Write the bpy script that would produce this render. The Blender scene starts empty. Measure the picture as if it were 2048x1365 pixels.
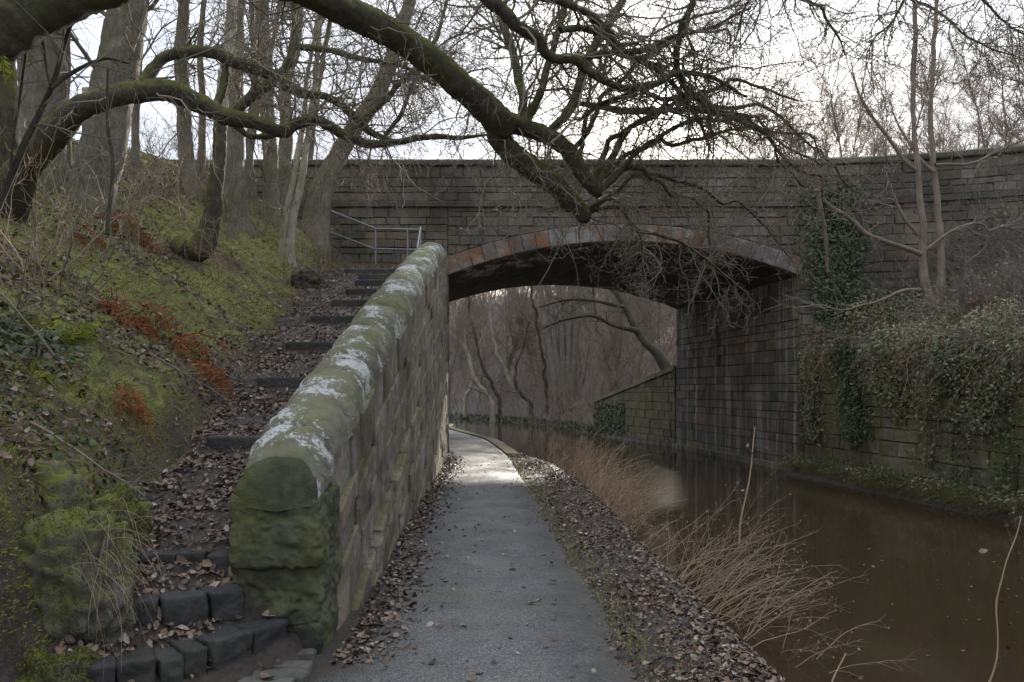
import bpy, math, random
import numpy as np
from mathutils import Vector

SC = bpy.context.scene
COL = SC.collection
# ------------------------------------------------------------------ camera, sky, sun, exposure
F = 1600.0; HORIZON = 777.0; EYE = 1.6           # photograph's focal length and horizon in its own pixels (2048 wide)
cam_d = bpy.data.cameras.new("camera"); cam = bpy.data.objects.new("camera", cam_d); COL.objects.link(cam)
cam.location = (0, 0, EYE); cam.rotation_euler = (math.radians(90), 0, 0)
cam_d.sensor_width = 36; cam_d.lens = F / 2048 * 36; cam_d.shift_y = (HORIZON - 682.5) / 2048
cam_d.clip_start = 0.05; cam_d.clip_end = 2000
SC.camera = cam

SUN_EL = math.radians(19.1); SUN_AZ = math.radians(11.3)      # azimuth clockwise from +Y
SUN_DIR = Vector((math.sin(SUN_AZ) * math.cos(SUN_EL), math.cos(SUN_AZ) * math.cos(SUN_EL), math.sin(SUN_EL)))
world = bpy.data.worlds.new("World"); SC.world = world; world.use_nodes = True
wn = world.node_tree; wn.nodes.clear()
def wnode(t, **k):
    n = wn.nodes.new(t)
    for a, b in k.items(): setattr(n, a, b)
    return n
sky = wnode('ShaderNodeTexSky', sky_type='NISHITA', sun_disc=False, sun_elevation=SUN_EL, sun_rotation=SUN_AZ)
sky.air_density = 1.0; sky.dust_density = 3.0; sky.ozone_density = 1.0
tc = wnode('ShaderNodeTexCoord')
mp = wnode('ShaderNodeMapping'); mp.inputs['Scale'].default_value = (1.0, 1.0, 2.2)
wn.links.new(tc.outputs['Generated'], mp.inputs[0])
cl = wnode('ShaderNodeTexNoise'); cl.inputs['Scale'].default_value = 2.2; cl.inputs['Detail'].default_value = 7; cl.inputs['Roughness'].default_value = 0.6
wn.links.new(mp.outputs[0], cl.inputs['Vector'])
cr = wnode('ShaderNodeValToRGB'); cr.color_ramp.elements[0].position = 0.34; cr.color_ramp.elements[1].position = 0.66
cr.color_ramp.elements[0].color = (0.86, 0.86, 0.86, 1); cr.color_ramp.elements[1].color = (0.98, 0.98, 0.98, 1)
wn.links.new(cl.outputs['Fac'], cr.inputs[0])
veil = wnode('ShaderNodeMix', data_type='RGBA')            # thin high cloud over the blue
wn.links.new(cr.outputs[0], veil.inputs[0]); wn.links.new(sky.outputs[0], veil.inputs[6])
sz_ = wnode('ShaderNodeSeparateXYZ'); wn.links.new(tc.outputs['Generated'], sz_.inputs[0])   # an overcast sky brightens evenly from horizon to zenith
up0 = wnode('ShaderNodeMath', operation='MAXIMUM'); up0.inputs[1].default_value = 0.0; wn.links.new(sz_.outputs[2], up0.inputs[0])
up1 = wnode('ShaderNodeMath', operation='MULTIPLY_ADD'); up1.inputs[1].default_value = 2.0; up1.inputs[2].default_value = 1.0; wn.links.new(up0.outputs[0], up1.inputs[0])
vc = wnode('ShaderNodeMix', data_type='RGBA', blend_type='MULTIPLY'); vc.inputs[0].default_value = 1.0; vc.inputs[6].default_value = (1.68, 1.84, 2.14, 1)
wn.links.new(up1.outputs[0], vc.inputs[7])
dot = wnode('ShaderNodeVectorMath', operation='DOT_PRODUCT'); dot.inputs[1].default_value = SUN_DIR
nrm = wnode('ShaderNodeVectorMath', operation='NORMALIZE'); wn.links.new(tc.outputs['Generated'], nrm.inputs[0]); wn.links.new(nrm.outputs[0], dot.inputs[0])
def wpow(e, s):
    m0 = wnode('ShaderNodeMath', operation='MAXIMUM'); m0.inputs[1].default_value = 0; wn.links.new(dot.outputs['Value'], m0.inputs[0])
    m = wnode('ShaderNodeMath', operation='POWER'); m.inputs[1].default_value = e; wn.links.new(m0.outputs[0], m.inputs[0])
    m2 = wnode('ShaderNodeMath', operation='MULTIPLY'); m2.inputs[1].default_value = s; wn.links.new(m.outputs[0], m2.inputs[0]); return m2
lobe = wpow(2.2, 0.5); lobe1 = wnode('ShaderNodeMath', operation='ADD'); lobe1.inputs[1].default_value = 0.72; wn.links.new(lobe.outputs[0], lobe1.inputs[0])   # thin cloud glows towards the sun
vd = wnode('ShaderNodeMix', data_type='RGBA', blend_type='MULTIPLY'); vd.inputs[0].default_value = 1.0; wn.links.new(vc.outputs[2], vd.inputs[6]); wn.links.new(lobe1.outputs[0], vd.inputs[7]); wn.links.new(vd.outputs[2], veil.inputs[7])
a1 = wpow(9000, 60.0); a2 = wpow(500, 1.6)                 # the sun seen through the veil, and its aureole
ad = wnode('ShaderNodeMath', operation='ADD'); wn.links.new(a1.outputs[0], ad.inputs[0]); wn.links.new(a2.outputs[0], ad.inputs[1])
ac = wnode('ShaderNodeMix', data_type='RGBA', blend_type='ADD'); ac.inputs[0].default_value = 1
wn.links.new(veil.outputs[2], ac.inputs[6]); wn.links.new(ad.outputs[0], ac.inputs[7])
bg = wnode('ShaderNodeBackground'); bg.inputs['Strength'].default_value = 0.1
wn.links.new(ac.outputs[2], bg.inputs['Color'])
wo = wnode('ShaderNodeOutputWorld'); wn.links.new(bg.outputs[0], wo.inputs[0])

sun_d = bpy.data.lights.new("sun", 'SUN'); sun_d.energy = 2.5; sun_d.angle = math.radians(2.0); sun_d.color = (1.0, 0.93, 0.82)
sun = bpy.data.objects.new("sun", sun_d); COL.objects.link(sun)
sun.rotation_euler = (-SUN_DIR).to_track_quat('-Z', 'Y').to_euler()
vs = SC.view_settings; vs.view_transform = 'Standard'; vs.look = 'None'; vs.exposure = 1.75; vs.gamma = 1.0; vs.use_curve_mapping = False
SC.cycles.use_denoising = True
SC.cycles.max_bounces = 6; SC.cycles.diffuse_bounces = 3; SC.cycles.glossy_bounces = 3

# ------------------------------------------------------------------ helpers
RNG = np.random.default_rng(11); random.seed(5)
def pix(x, y, Y):                                  # a point seen at photograph pixel x, y that stands Y metres ahead
    return np.array([(x - 1024) * Y / F, Y, EYE - (y - HORIZON) * Y / F])
def tag(o, label=None, cat=None, group=None, kind=None):
    if label: o['label'] = label
    if cat: o['category'] = cat
    if group: o['group'] = group
    if kind: o['kind'] = kind
    return o
def thing(name, loc, label, cat, group=None):
    o = bpy.data.objects.new(name, None); o.empty_display_size = 0.2; COL.objects.link(o); o.location = loc
    return tag(o, label, cat, group)
def mk(name, v, quads=None, tris=None, mat=None, parent=None, smooth=True, origin=None):
    v = np.asarray(v, dtype=np.float64)
    q = np.zeros((0, 4), int) if quads is None or len(quads) == 0 else np.asarray(quads, dtype=int)
    t = np.zeros((0, 3), int) if tris is None or len(tris) == 0 else np.asarray(tris, dtype=int)
    if origin is None and parent is not None: off = np.zeros(3)
    else: off = np.zeros(3) if origin is None else np.asarray(origin, float)
    ploc = np.array(parent_world(parent)) if parent is not None else np.zeros(3)
    me = bpy.data.meshes.new(name)
    me.vertices.add(len(v)); me.vertices.foreach_set('co', (v - off - (ploc if origin is None else 0)).astype(np.float32).ravel())
    nl = q.size + t.size; npoly = len(q) + len(t)
    me.loops.add(nl); me.polygons.add(npoly)
    me.loops.foreach_set('vertex_index', np.concatenate([q.ravel(), t.ravel()]).astype(np.int32))
    tot = np.concatenate([np.full(len(q), 4), np.full(len(t), 3)]); st = np.concatenate([[0], np.cumsum(tot)[:-1]]) if npoly else tot
    me.polygons.foreach_set('loop_start', st.astype(np.int32))
    me.polygons.foreach_set('use_smooth', np.full(npoly, bool(smooth)))
    me.update(calc_edges=True); me.validate()
    if mat is not None: me.materials.append(mat)
    o = bpy.data.objects.new(name, me); COL.objects.link(o)
    if parent is not None:
        o.parent = parent; o.location = (off - ploc) if origin is not None else (0, 0, 0)
    elif origin is not None: o.location = off
    return o
def parent_world(p):
    l = np.zeros(3)
    while p is not None: l = l + np.array(p.location); p = p.parent
    return l
def poly_obj(name, v, faces, mat, parent, smooth=False):
    v = np.asarray(v, float); c = v.mean(0)
    me = bpy.data.meshes.new(name); me.from_pydata((v - c).tolist(), [], faces); me.materials.append(mat)
    if smooth:
        me.polygons.foreach_set('use_smooth', [True] * len(me.polygons))
    o = bpy.data.objects.new(name, me); COL.objects.link(o); o.parent = parent
    o.location = c - (parent_world(parent) if parent is not None else 0)
    return o
def cat_mesh(parts):                               # [(v, quads, tris)] -> one
    V, Q, T, n = [], [], [], 0
    for v, q, t in parts:
        V.append(v)
        if q is not None and len(q): Q.append(np.asarray(q) + n)
        if t is not None and len(t): T.append(np.asarray(t) + n)
        n += len(v)
    return np.concatenate(V), (np.concatenate(Q) if Q else None), (np.concatenate(T) if T else None)
def nz(a): return a / np.maximum(np.linalg.norm(a, axis=-1, keepdims=True), 1e-9)
def _hash(ix, iy, iz, s):
    h = (ix.astype(np.int64) * 374761393 + iy.astype(np.int64) * 668265263 + iz.astype(np.int64) * 1274126177 + s * 974711) & 0xffffffff
    h = ((h ^ (h >> 13)) * 1274126177) & 0xffffffff
    h = ((h ^ (h >> 16)) * 2246822519) & 0xffffffff
    return ((h ^ (h >> 15)) & 0xffff) / 65535.0
def vnoise(p, s=0):
    p = np.asarray(p, float); i = np.floor(p).astype(np.int64); f = p - i; f = f * f * (3 - 2 * f); r = 0
    for dx in (0, 1):
        for dy in (0, 1):
            for dz in (0, 1):
                w = (f[..., 0] if dx else 1 - f[..., 0]) * (f[..., 1] if dy else 1 - f[..., 1]) * (f[..., 2] if dz else 1 - f[..., 2])
                r = r + w * _hash(i[..., 0] + dx, i[..., 1] + dy, i[..., 2] + dz, s)
    return r
def fbm(p, scale=1.0, octv=4, s=0):                # 0 .. 1
    p = np.asarray(p, float) * scale; a, r, t = 1.0, 0, 0
    for k in range(octv):
        r = r + a * vnoise(p, s + k); t += a; a *= 0.5; p = p * 2.03 + 7.1
    return r / t
def xy3(X, Y): return np.stack([X, Y, np.zeros_like(X)], -1)
def smooth01(t): t = np.clip(t, 0, 1); return t * t * (3 - 2 * t)
def catmull(P, n):
    P = np.asarray(P, float); m = len(P)
    d = np.concatenate([[0], np.cumsum(np.linalg.norm(np.diff(P[:, :3], axis=0), axis=1))])
    tt = np.linspace(0, d[-1], n); out = []
    Q = np.vstack([2 * P[0] - P[1], P, 2 * P[-1] - P[-2]])
    for t in tt:
        i = min(max(np.searchsorted(d, t, side='right') - 1, 0), m - 2); u = (t - d[i]) / max(d[i + 1] - d[i], 1e-9)
        p0, p1, p2, p3 = Q[i], Q[i + 1], Q[i + 2], Q[i + 3]
        out.append(0.5 * (2 * p1 + (p2 - p0) * u + (2 * p0 - 5 * p1 + 4 * p2 - p3) * u * u + (3 * p1 - p0 - 3 * p2 + p3) * u ** 3))
    return np.array(out)

# ------------------------------------------------------------------ materials
class Mat:
    def __init__(s, name):
        s.m = bpy.data.materials.new(name); s.m.use_nodes = True; s.t = s.m.node_tree
        s.b = s.t.nodes['Principled BSDF']; s.g = s.t.nodes.new('ShaderNodeNewGeometry'); s.pos = s.g.outputs['Position']
    def n(s, t, **k):
        x = s.t.nodes.new(t)
        for a, b in k.items(): setattr(x, a, b)
        return x
    def set(s, sock, v):
        if hasattr(v, 'is_output') or hasattr(v, 'links'): s.t.links.new(v, sock)
        else: sock.default_value = (tuple(v) + (1,))[:4] if isinstance(v, (tuple, list)) and sock.type == 'RGBA' else v
    def vec(s, v, scale):
        x = s.n('ShaderNodeVectorMath', operation='MULTIPLY'); s.set(x.inputs[0], v); x.inputs[1].default_value = scale; return x.outputs[0]
    def noise(s, scale, detail=4, rough=0.6, v=None, dist=0.0):
        x = s.n('ShaderNodeTexNoise'); s.t.links.new(v or s.pos, x.inputs['Vector'])
        x.inputs['Scale'].default_value = scale; x.inputs['Detail'].default_value = detail; x.inputs['Roughness'].default_value = rough; x.inputs['Distortion'].default_value = dist
        return x.outputs['Fac']
    def voro(s, scale, v=None, feature='F1'):
        x = s.n('ShaderNodeTexVoronoi', feature=feature); s.t.links.new(v or s.pos, x.inputs['Vector']); x.inputs['Scale'].default_value = scale; return x
    def ramp(s, f, stops, const=False):
        x = s.n('ShaderNodeValToRGB'); s.t.links.new(f, x.inputs[0]); e = x.color_ramp.elements
        if const: x.color_ramp.interpolation = 'CONSTANT'
        while len(e) < len(stops): e.new(0.5)
        for i, (p, c) in enumerate(stops):
            e[i].position = p; e[i].color = ((c, c, c, 1) if not isinstance(c, (tuple, list)) else tuple(c) + (1,))
        return x.outputs[0]
    def mix(s, f, a, b, mode='MIX'):
        x = s.n('ShaderNodeMix', data_type='RGBA', blend_type=mode); s.set(x.inputs[0], f); s.set(x.inputs[6], a); s.set(x.inputs[7], b); return x.outputs[2]
    def math(s, op, a, b=0.0, c=None):
        x = s.n('ShaderNodeMath', operation=op); s.set(x.inputs[0], a); s.set(x.inputs[1], b)
        if c is not None: s.set(x.inputs[2], c)
        return x.outputs[0]
    def sep(s, v):
        x = s.n('ShaderNodeSeparateXYZ'); s.t.links.new(v, x.inputs[0]); return x.outputs
    def up(s): return s.sep(s.g.outputs['Normal'])[2]
    def rnd(s):
        oi = s.n('ShaderNodeObjectInfo')
        return s.math('FRACT', s.math('ADD', oi.outputs['Random'], s.g.outputs['Random Per Island']))
    def bump(s, h, strength=0.5, dist=0.02):
        x = s.n('ShaderNodeBump'); x.inputs['Strength'].default_value = strength; x.inputs['Distance'].default_value = dist
        s.t.links.new(h, x.inputs['Height']); s.t.links.new(x.outputs[0], s.b.inputs['Normal']); return x
    def out(s, col, rough=0.8, spec=0.3, gain=1.5):
        if gain != 1.0 and hasattr(col, 'links'): col = s.mix(1.0, col, (gain, gain, gain), 'MULTIPLY')
        s.set(s.b.inputs['Base Color'], col); s.set(s.b.inputs['Roughness'], rough); s.b.inputs['Specular IOR Level'].default_value = spec; return s.m
MOSS = (0.06, 0.072, 0.014); MOSS2 = (0.17, 0.175, 0.035)
def stone_mat(name, cols, dark=0.5, moss=0.4, algae=0.3, lichen=0.0, orange=0.0, up_moss=0.6, dscale=0.55, rough=0.85, streak=0.0, bump=0.5, bscale=22, mth=(0.48, 0.68)):
    m = Mat(name); r = m.rnd()
    c = m.ramp(r, [(i / max(1, len(cols) - 1), k) for i, k in enumerate(cols)])
    f = m.noise(9, 6, 0.7); c = m.mix(0.75, c, m.ramp(f, [(0.25, 0.45), (0.75, 1.45)]), 'MULTIPLY')
    d = m.ramp(m.noise(dscale, 5, 0.65), [(0.40, 0.0), (0.58, 1.0)])           # soot-dark weathering
    r2 = m.ramp(m.math('FRACT', m.math('MULTIPLY', r, 7.31)), [(0.0, 0.75), (1.0, 1.0)])
    c = m.mix(m.math('MULTIPLY', m.math('MULTIPLY', d, r2), dark), c, (0.028, 0.026, 0.026))
    if algae: 
        sk = m.noise(1.0, 6, 0.7, m.vec(m.pos, (2.6, 2.6, 0.28))); c = m.mix(m.math('MULTIPLY', m.ramp(sk, [(0.52, 0.0), (0.66, 1.0)]), dark * 0.5), c, (0.03, 0.028, 0.027))
        s = m.noise(1.0, 5, 0.6, m.vec(m.pos, (1.9, 1.9, 0.32)))
        c = m.mix(m.math('MULTIPLY', m.ramp(s, [(0.5, 0.0), (0.7, 1.0)]), algae), c, (0.075, 0.08, 0.034))
    if streak:
        s = m.noise(1.0, 6, 0.7, m.vec(m.pos, (4.5, 4.5, 0.22)))
        c = m.mix(m.math('MULTIPLY', m.ramp(s, [(0.52, 0.0), (0.64, 1.0)]), streak), c, (0.30, 0.285, 0.24))
    if orange:
        s = m.noise(1.6, 4, 0.6)
        s = m.math('MULTIPLY', m.ramp(s, [(0.46, 0.0), (0.6, 1.0)]), m.ramp(m.math('FRACT', m.math('MULTIPLY', r, 3.17)), [(0.35, 0.0), (0.6, 1.0)]))
        c = m.mix(m.math('MULTIPLY', s, orange), c, (0.23, 0.09, 0.032))
    if lichen:
        s = m.math('ADD', m.noise(2.9, 4, 0.55), m.math('MULTIPLY', m.math('SUBTRACT', m.noise(30, 8, 0.8), 0.5), 0.85))
        c = m.mix(m.math('MULTIPLY', m.ramp(s, [(0.555, 0.0), (0.60, 1.0)]), lichen), c, m.mix(m.noise(60, 4), (0.32, 0.32, 0.29), (0.48, 0.48, 0.455)))
    mm = m.math('MULTIPLY', m.ramp(m.up(), [(0.25, 0.0), (0.75, 1.0)]), up_moss)
    mm = m.math('ADD', mm, m.math('MULTIPLY', m.ramp(m.noise(1.7, 5, 0.6), [(mth[0], 0.0), (mth[1], 1.0)]), moss))
    mm = m.math('MULTIPLY', mm, m.ramp(m.noise(7.0, 5, 0.7), [(0.3, 0.35), (0.65, 1.0)]))
    mc = m.mix(m.noise(13, 4), MOSS, MOSS2)
    if lichen: mm = m.math('MULTIPLY', mm, m.math('SUBTRACT', 1.0, m.math('MULTIPLY', m.ramp(s, [(0.52, 0.0), (0.57, 1.0)]), lichen)))
    c = m.mix(mm, c, mc)
    h = m.math('ADD', m.noise(bscale, 8, 0.7), m.math('MULTIPLY', m.noise(bscale * 0.25, 3), 1.5)); m.bump(h, bump, 0.03)
    return m.out(c, rough, 0.25)
BROWN = [(0.15, 0.13, 0.108), (0.185, 0.158, 0.128), (0.14, 0.125, 0.108), (0.21, 0.182, 0.15), (0.165, 0.132, 0.105), (0.18, 0.16, 0.138), (0.15, 0.132, 0.115)]
GREY = [(0.22, 0.185, 0.14), (0.17, 0.138, 0.104), (0.25, 0.21, 0.165), (0.21, 0.16, 0.12), (0.19, 0.16, 0.122)]
M_PARAPET = stone_mat('parapet_stone', BROWN, dark=0.72, moss=0.12, algae=0.35, up_moss=0.5)
M_SPAN = stone_mat('spandrel_stone', BROWN, dark=0.72, moss=0.10, algae=0.45, orange=0.22, up_moss=0.4, lichen=0.0)
M_VOUSS = stone_mat('voussoir_stone', [(0.19, 0.165, 0.145), (0.235, 0.205, 0.18), (0.17, 0.15, 0.13)], dark=0.6, moss=0.0, algae=0.15, orange=0.9, up_moss=0.0, lichen=0.25)
M_ABUT = stone_mat('abutment_stone', [(0.10, 0.085, 0.07), (0.19, 0.165, 0.135), (0.07, 0.062, 0.055), (0.22, 0.15, 0.115), (0.15, 0.145, 0.125), (0.085, 0.08, 0.072)], dark=0.55, moss=0.15, algae=0.85, up_moss=0.3, streak=0.8, dscale=0.9)
def soffit_mat():
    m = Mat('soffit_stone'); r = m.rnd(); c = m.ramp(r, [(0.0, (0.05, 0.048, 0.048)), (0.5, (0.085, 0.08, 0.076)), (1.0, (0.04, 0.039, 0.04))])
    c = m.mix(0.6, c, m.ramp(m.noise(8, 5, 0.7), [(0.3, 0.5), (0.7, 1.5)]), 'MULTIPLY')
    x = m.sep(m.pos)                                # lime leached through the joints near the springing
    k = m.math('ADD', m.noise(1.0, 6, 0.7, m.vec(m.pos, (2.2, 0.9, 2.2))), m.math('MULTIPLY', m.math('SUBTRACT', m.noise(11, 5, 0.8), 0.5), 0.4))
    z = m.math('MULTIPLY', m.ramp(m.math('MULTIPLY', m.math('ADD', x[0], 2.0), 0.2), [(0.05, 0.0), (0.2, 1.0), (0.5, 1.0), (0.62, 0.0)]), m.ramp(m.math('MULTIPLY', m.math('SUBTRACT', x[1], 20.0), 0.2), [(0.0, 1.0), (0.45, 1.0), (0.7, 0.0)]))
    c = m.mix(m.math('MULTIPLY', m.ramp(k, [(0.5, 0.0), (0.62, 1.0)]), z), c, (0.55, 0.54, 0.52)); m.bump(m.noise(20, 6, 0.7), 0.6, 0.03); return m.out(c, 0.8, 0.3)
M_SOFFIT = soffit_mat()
M_CORE = stone_mat('mortar', [(0.10, 0.09, 0.078), (0.115, 0.10, 0.088)], dark=0.7, moss=0.1, algae=0.3, up_moss=0.5)
M_COPE = stone_mat('bridge_coping', [(0.13, 0.12, 0.10), (0.10, 0.09, 0.08)], dark=0.6, moss=0.15, algae=0.2, up_moss=0.6)
M_RAMP = stone_mat('ramp_stone', GREY, dark=0.55, moss=0.30, algae=0.6, up_moss=0.5, lichen=0.22, bump=1.0, bscale=11, dscale=1.3)
M_RCOPE = stone_mat('ramp_coping', [(0.23, 0.21, 0.165), (0.19, 0.175, 0.135), (0.27, 0.245, 0.20)], dark=0.45, moss=0.40, algae=0.3, up_moss=0.55, lichen=1.0, bump=1.0, bscale=12)
M_REND = stone_mat('ramp_end_stone', [(0.10, 0.10, 0.06), (0.075, 0.08, 0.045)], dark=0.8, moss=0.85, algae=0.6, up_moss=0.3, dscale=1.8, bump=1.0, bscale=8)
M_RETAIN = stone_mat('retaining_stone', [(0.14, 0.12, 0.09), (0.18, 0.145, 0.105), (0.12, 0.105, 0.075), (0.19, 0.13, 0.09)], dark=0.5, moss=0.65, mth=(0.42, 0.62), algae=0.9, up_moss=0.6, lichen=0.12)
M_STEP = stone_mat('step_stone', [(0.06, 0.056, 0.053), (0.045, 0.042, 0.041), (0.07, 0.066, 0.063)], dark=0.5, moss=0.15, algae=0.1, up_moss=0.0, rough=0.55, bump=0.6, bscale=18)
M_SETT = stone_mat('sett_stone', [(0.12, 0.11, 0.095), (0.10, 0.092, 0.08)], dark=0.4, moss=0.1, algae=0.1, up_moss=0.05, rough=0.7)
M_BOULDER = stone_mat('boulder', [(0.17, 0.16, 0.135), (0.14, 0.13, 0.11)], dark=0.3, moss=0.85, mth=(0.44, 0.60), algae=0.5, up_moss=0.8, bump=0.9, bscale=12)

def ground_mat():
    m = Mat('bank_ground')
    soil = m.ramp(m.noise(14, 6, 0.7), [(0.3, (0.045, 0.034, 0.025)), (0.55, (0.105, 0.078, 0.058)), (0.8, (0.17, 0.13, 0.10))])
    mo = m.mix(m.ramp(m.noise(11, 6, 0.75), [(0.3, 0.0), (0.7, 1.0)]), (0.085, 0.095, 0.022), (0.30, 0.29, 0.085))
    mo = m.mix(m.ramp(m.noise(2.3, 5, 0.7), [(0.42, 0.0), (0.62, 1.0)]), mo, m.mix(m.noise(17, 5), (0.10, 0.12, 0.035), (0.25, 0.275, 0.09)))
    mo = m.mix(m.ramp(m.noise(27, 6, 0.8), [(0.5, 0.0), (0.62, 0.75)]), mo, (0.075, 0.058, 0.042))
    x = m.sep(m.pos)
    k = m.math('ADD', m.noise(0.75, 6, 0.65), m.math('MULTIPLY', m.math('SUBTRACT', m.noise(6, 5, 0.7), 0.5), 0.5))
    k = m.ramp(k, [(0.38, 0.0), (0.52, 1.0)])
    # moss keeps to the shaded slope between the stairs and the trees, not to the stair treads or the canal
    zone = m.math('MULTIPLY', m.ramp(m.math('SUBTRACT', m.math('MULTIPLY', m.math('ADD', x[0], m.math('MULTIPLY', x[1], 0.123)), -1.0), m.math('ADD', 1.75, m.math('MULTIPLY', m.noise(2.0, 4), 0.5))), [(0.0, 0.0), (0.22, 1.0)]), m.ramp(m.math('MULTIPLY', x[1], 0.01), [(0.2, 1.0), (0.3, 0.15)]))
    c = m.mix(m.math('MULTIPLY', k, zone), soil, mo)
    c = m.mix(m.math('MULTIPLY', m.math('SUBTRACT', 1.0, zone), 0.65), c, m.ramp(m.noise(20, 6, 0.75), [(0.3, (0.028, 0.025, 0.023)), (0.7, (0.085, 0.075, 0.066))]))    # trodden wet mud off the moss
    m.bump(m.math('ADD', m.noise(35, 7, 0.75), m.math('MULTIPLY', m.noise(7, 4), 2.0)), 0.9, 0.05)
    return m.out(c, m.math('ADD', 0.5, m.math('MULTIPLY', zone, 0.4)), 0.3, 1.75)
M_GROUND = ground_mat()
def path_mat():
    m = Mat('path_asphalt'); v = m.voro(75); g = m.ramp(v.outputs['Distance'], [(0.0, 1.5), (0.6, 0.4)])
    c = m.ramp(m.noise(2.2, 5, 0.6), [(0.3, (0.105, 0.10, 0.094)), (0.7, (0.185, 0.178, 0.168))])
    c = m.mix(0.8, c, g, 'MULTIPLY')
    c = m.mix(0.7, c, m.ramp(m.noise(34, 4, 0.8), [(0.3, 0.4), (0.7, 1.7)]), 'MULTIPLY')
    c = m.mix(m.math('MULTIPLY', m.ramp(m.noise(1.1, 5, 0.7), [(0.52, 0.0), (0.68, 1.0)]), 0.55), c, (0.075, 0.08, 0.035))
    px_ = m.sep(m.pos); off = m.math('ABSOLUTE', m.math('ADD', m.math('ADD', px_[0], m.math('MULTIPLY', px_[1], 0.048)), m.math('ADD', -0.02, m.math('MULTIPLY', m.math('SUBTRACT', m.noise(1.3, 4), 0.5), 0.7))))
    c = m.mix(1.0, c, m.ramp(off, [(0.0, 1.18), (0.38, 1.0), (0.75, 0.62)]), 'MULTIPLY')      # trodden middle, muddied edges
    c = m.mix(m.math('MULTIPLY', m.ramp(m.math('ADD', off, m.math('MULTIPLY', m.math('SUBTRACT', m.noise(5, 6, 0.7), 0.5), 0.9)), [(0.62, 0.0), (0.85, 1.0)]), 0.7), c, (0.06, 0.05, 0.036))
    m.bump(m.math('ADD', v.outputs['Distance'], m.math('MULTIPLY', m.noise(18, 4), 1.2)), 0.6, 0.012)
    r = m.ramp(m.noise(1.6, 4), [(0.35, 0.42), (0.65, 0.75)])
    return m.out(c, r, 0.4, 1.35)
M_PATH = path_mat()
def water_mat():
    m = Mat('canal_water')
    n1 = m.noise(3.0, 3, 0.5, m.vec(m.pos, (1.0, 0.6, 1.0))); m.bump(m.math('ADD', n1, m.math('MULTIPLY', m.noise(14, 2, 0.5), 0.12)), 0.05, 0.06)
    c = m.mix(m.noise(0.5, 4), (0.042, 0.027, 0.014), (0.060, 0.040, 0.022))
    m.b.inputs['IOR'].default_value = 1.33
    return m.out(c, 0.06, 0.5, 1.0)
M_WATER = water_mat()
def bark_mat(name, c1, c2, moss=0.8, green=0.35, vs=(26, 26, 4.0), bump=1.0):
    m = Mat(name); n = m.noise(1.0, 8, 0.75, m.vec(m.pos, vs), 0.6)
    c = m.mix(m.ramp(n, [(0.32, 0.0), (0.62, 1.0)]), c1, c2)
    c = m.mix(m.math('MULTIPLY', m.ramp(m.noise(3.3, 6, 0.7), [(0.5, 0.0), (0.64, 1.0)]), 0.5), c, (c2[0] * 1.35, c2[1] * 1.4, c2[2] * 1.35))
    c = m.mix(m.math('MULTIPLY', m.ramp(m.noise(1.4, 5, 0.65), [(0.45, 0.0), (0.65, 1.0)]), green), c, (0.075, 0.08, 0.03))
    f = m.math('ADD', m.up(), m.math('MULTIPLY', m.math('SUBTRACT', m.noise(5, 5, 0.7), 0.5), 1.6))
    f = m.math('MULTIPLY', m.ramp(f, [(0.0, 0.0), (0.5, 1.0)]), moss)
    c = m.mix(f, c, m.mix(m.noise(20, 4), (0.06, 0.068, 0.018), (0.16, 0.155, 0.045)))
    m.bump(m.math('ADD', n, m.math('MULTIPLY', m.noise(30, 5), 0.6)), bump, 0.03)
    return m.out(c, 0.9, 0.15)
M_BOUGH = bark_mat('mossy_bark', (0.035, 0.03, 0.024), (0.085, 0.075, 0.058), moss=0.95, green=0.5, vs=(22, 22, 22))
M_BARK = bark_mat('grey_bark', (0.085, 0.073, 0.058), (0.20, 0.175, 0.14), moss=0.35, green=0.4)
M_PALE = bark_mat('pale_bark', (0.16, 0.14, 0.105), (0.32, 0.29, 0.23), moss=0.2, green=0.35, bump=0.4)
M_DARK = bark_mat('dark_bark', (0.03, 0.025, 0.02), (0.075, 0.062, 0.048), moss=0.5, green=0.3)
M_RED = bark_mat('reddish_bark', (0.12, 0.092, 0.07), (0.21, 0.165, 0.13), moss=0.05, green=0.15, bump=0.4)
M_FAR = bark_mat('far_bark', (0.10, 0.085, 0.07), (0.17, 0.15, 0.125), moss=0.1, green=0.2)
def plain(name, c1, c2, scale=6, rough=0.8, island=True, spec=0.2, trans=0.0, c3=None):
    m = Mat(name)
    if island:
        st = [(0.0, c1), (0.5, c2), (1.0, c3 or c1)] if c3 else [(0.0, c1), (1.0, c2)]
        c = m.ramp(m.rnd(), st)
    else: c = m.mix(m.noise(scale, 5), c1, c2)
    if trans:
        m.out(c, rough, spec); tr = m.n('ShaderNodeBsdfTranslucent'); m.set(tr.inputs[0], c); mx = m.n('ShaderNodeMixShader'); mx.inputs[0].default_value = trans
        o = m.t.nodes['Material Output']; m.t.links.new(m.b.outputs[0], mx.inputs[1]); m.t.links.new(tr.outputs[0], mx.inputs[2]); m.t.links.new(mx.outputs[0], o.inputs[0]); return m.m
    return m.out(c, rough, spec)
M_TWIG = plain('twig', (0.08, 0.067, 0.053), (0.20, 0.17, 0.135), c3=(0.12, 0.11, 0.08))
M_TWIGDARK = plain('dark_twig', (0.03, 0.025, 0.02), (0.07, 0.058, 0.045))
M_TWIGFAR = plain('far_twig', (0.14, 0.108, 0.083), (0.23, 0.185, 0.145))
M_TWIGRED = plain('reddish_twig', (0.14, 0.11, 0.09), (0.24, 0.20, 0.165))
M_BRUSH = plain('brush_twig', (0.15, 0.108, 0.08), (0.33, 0.25, 0.185))
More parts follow.
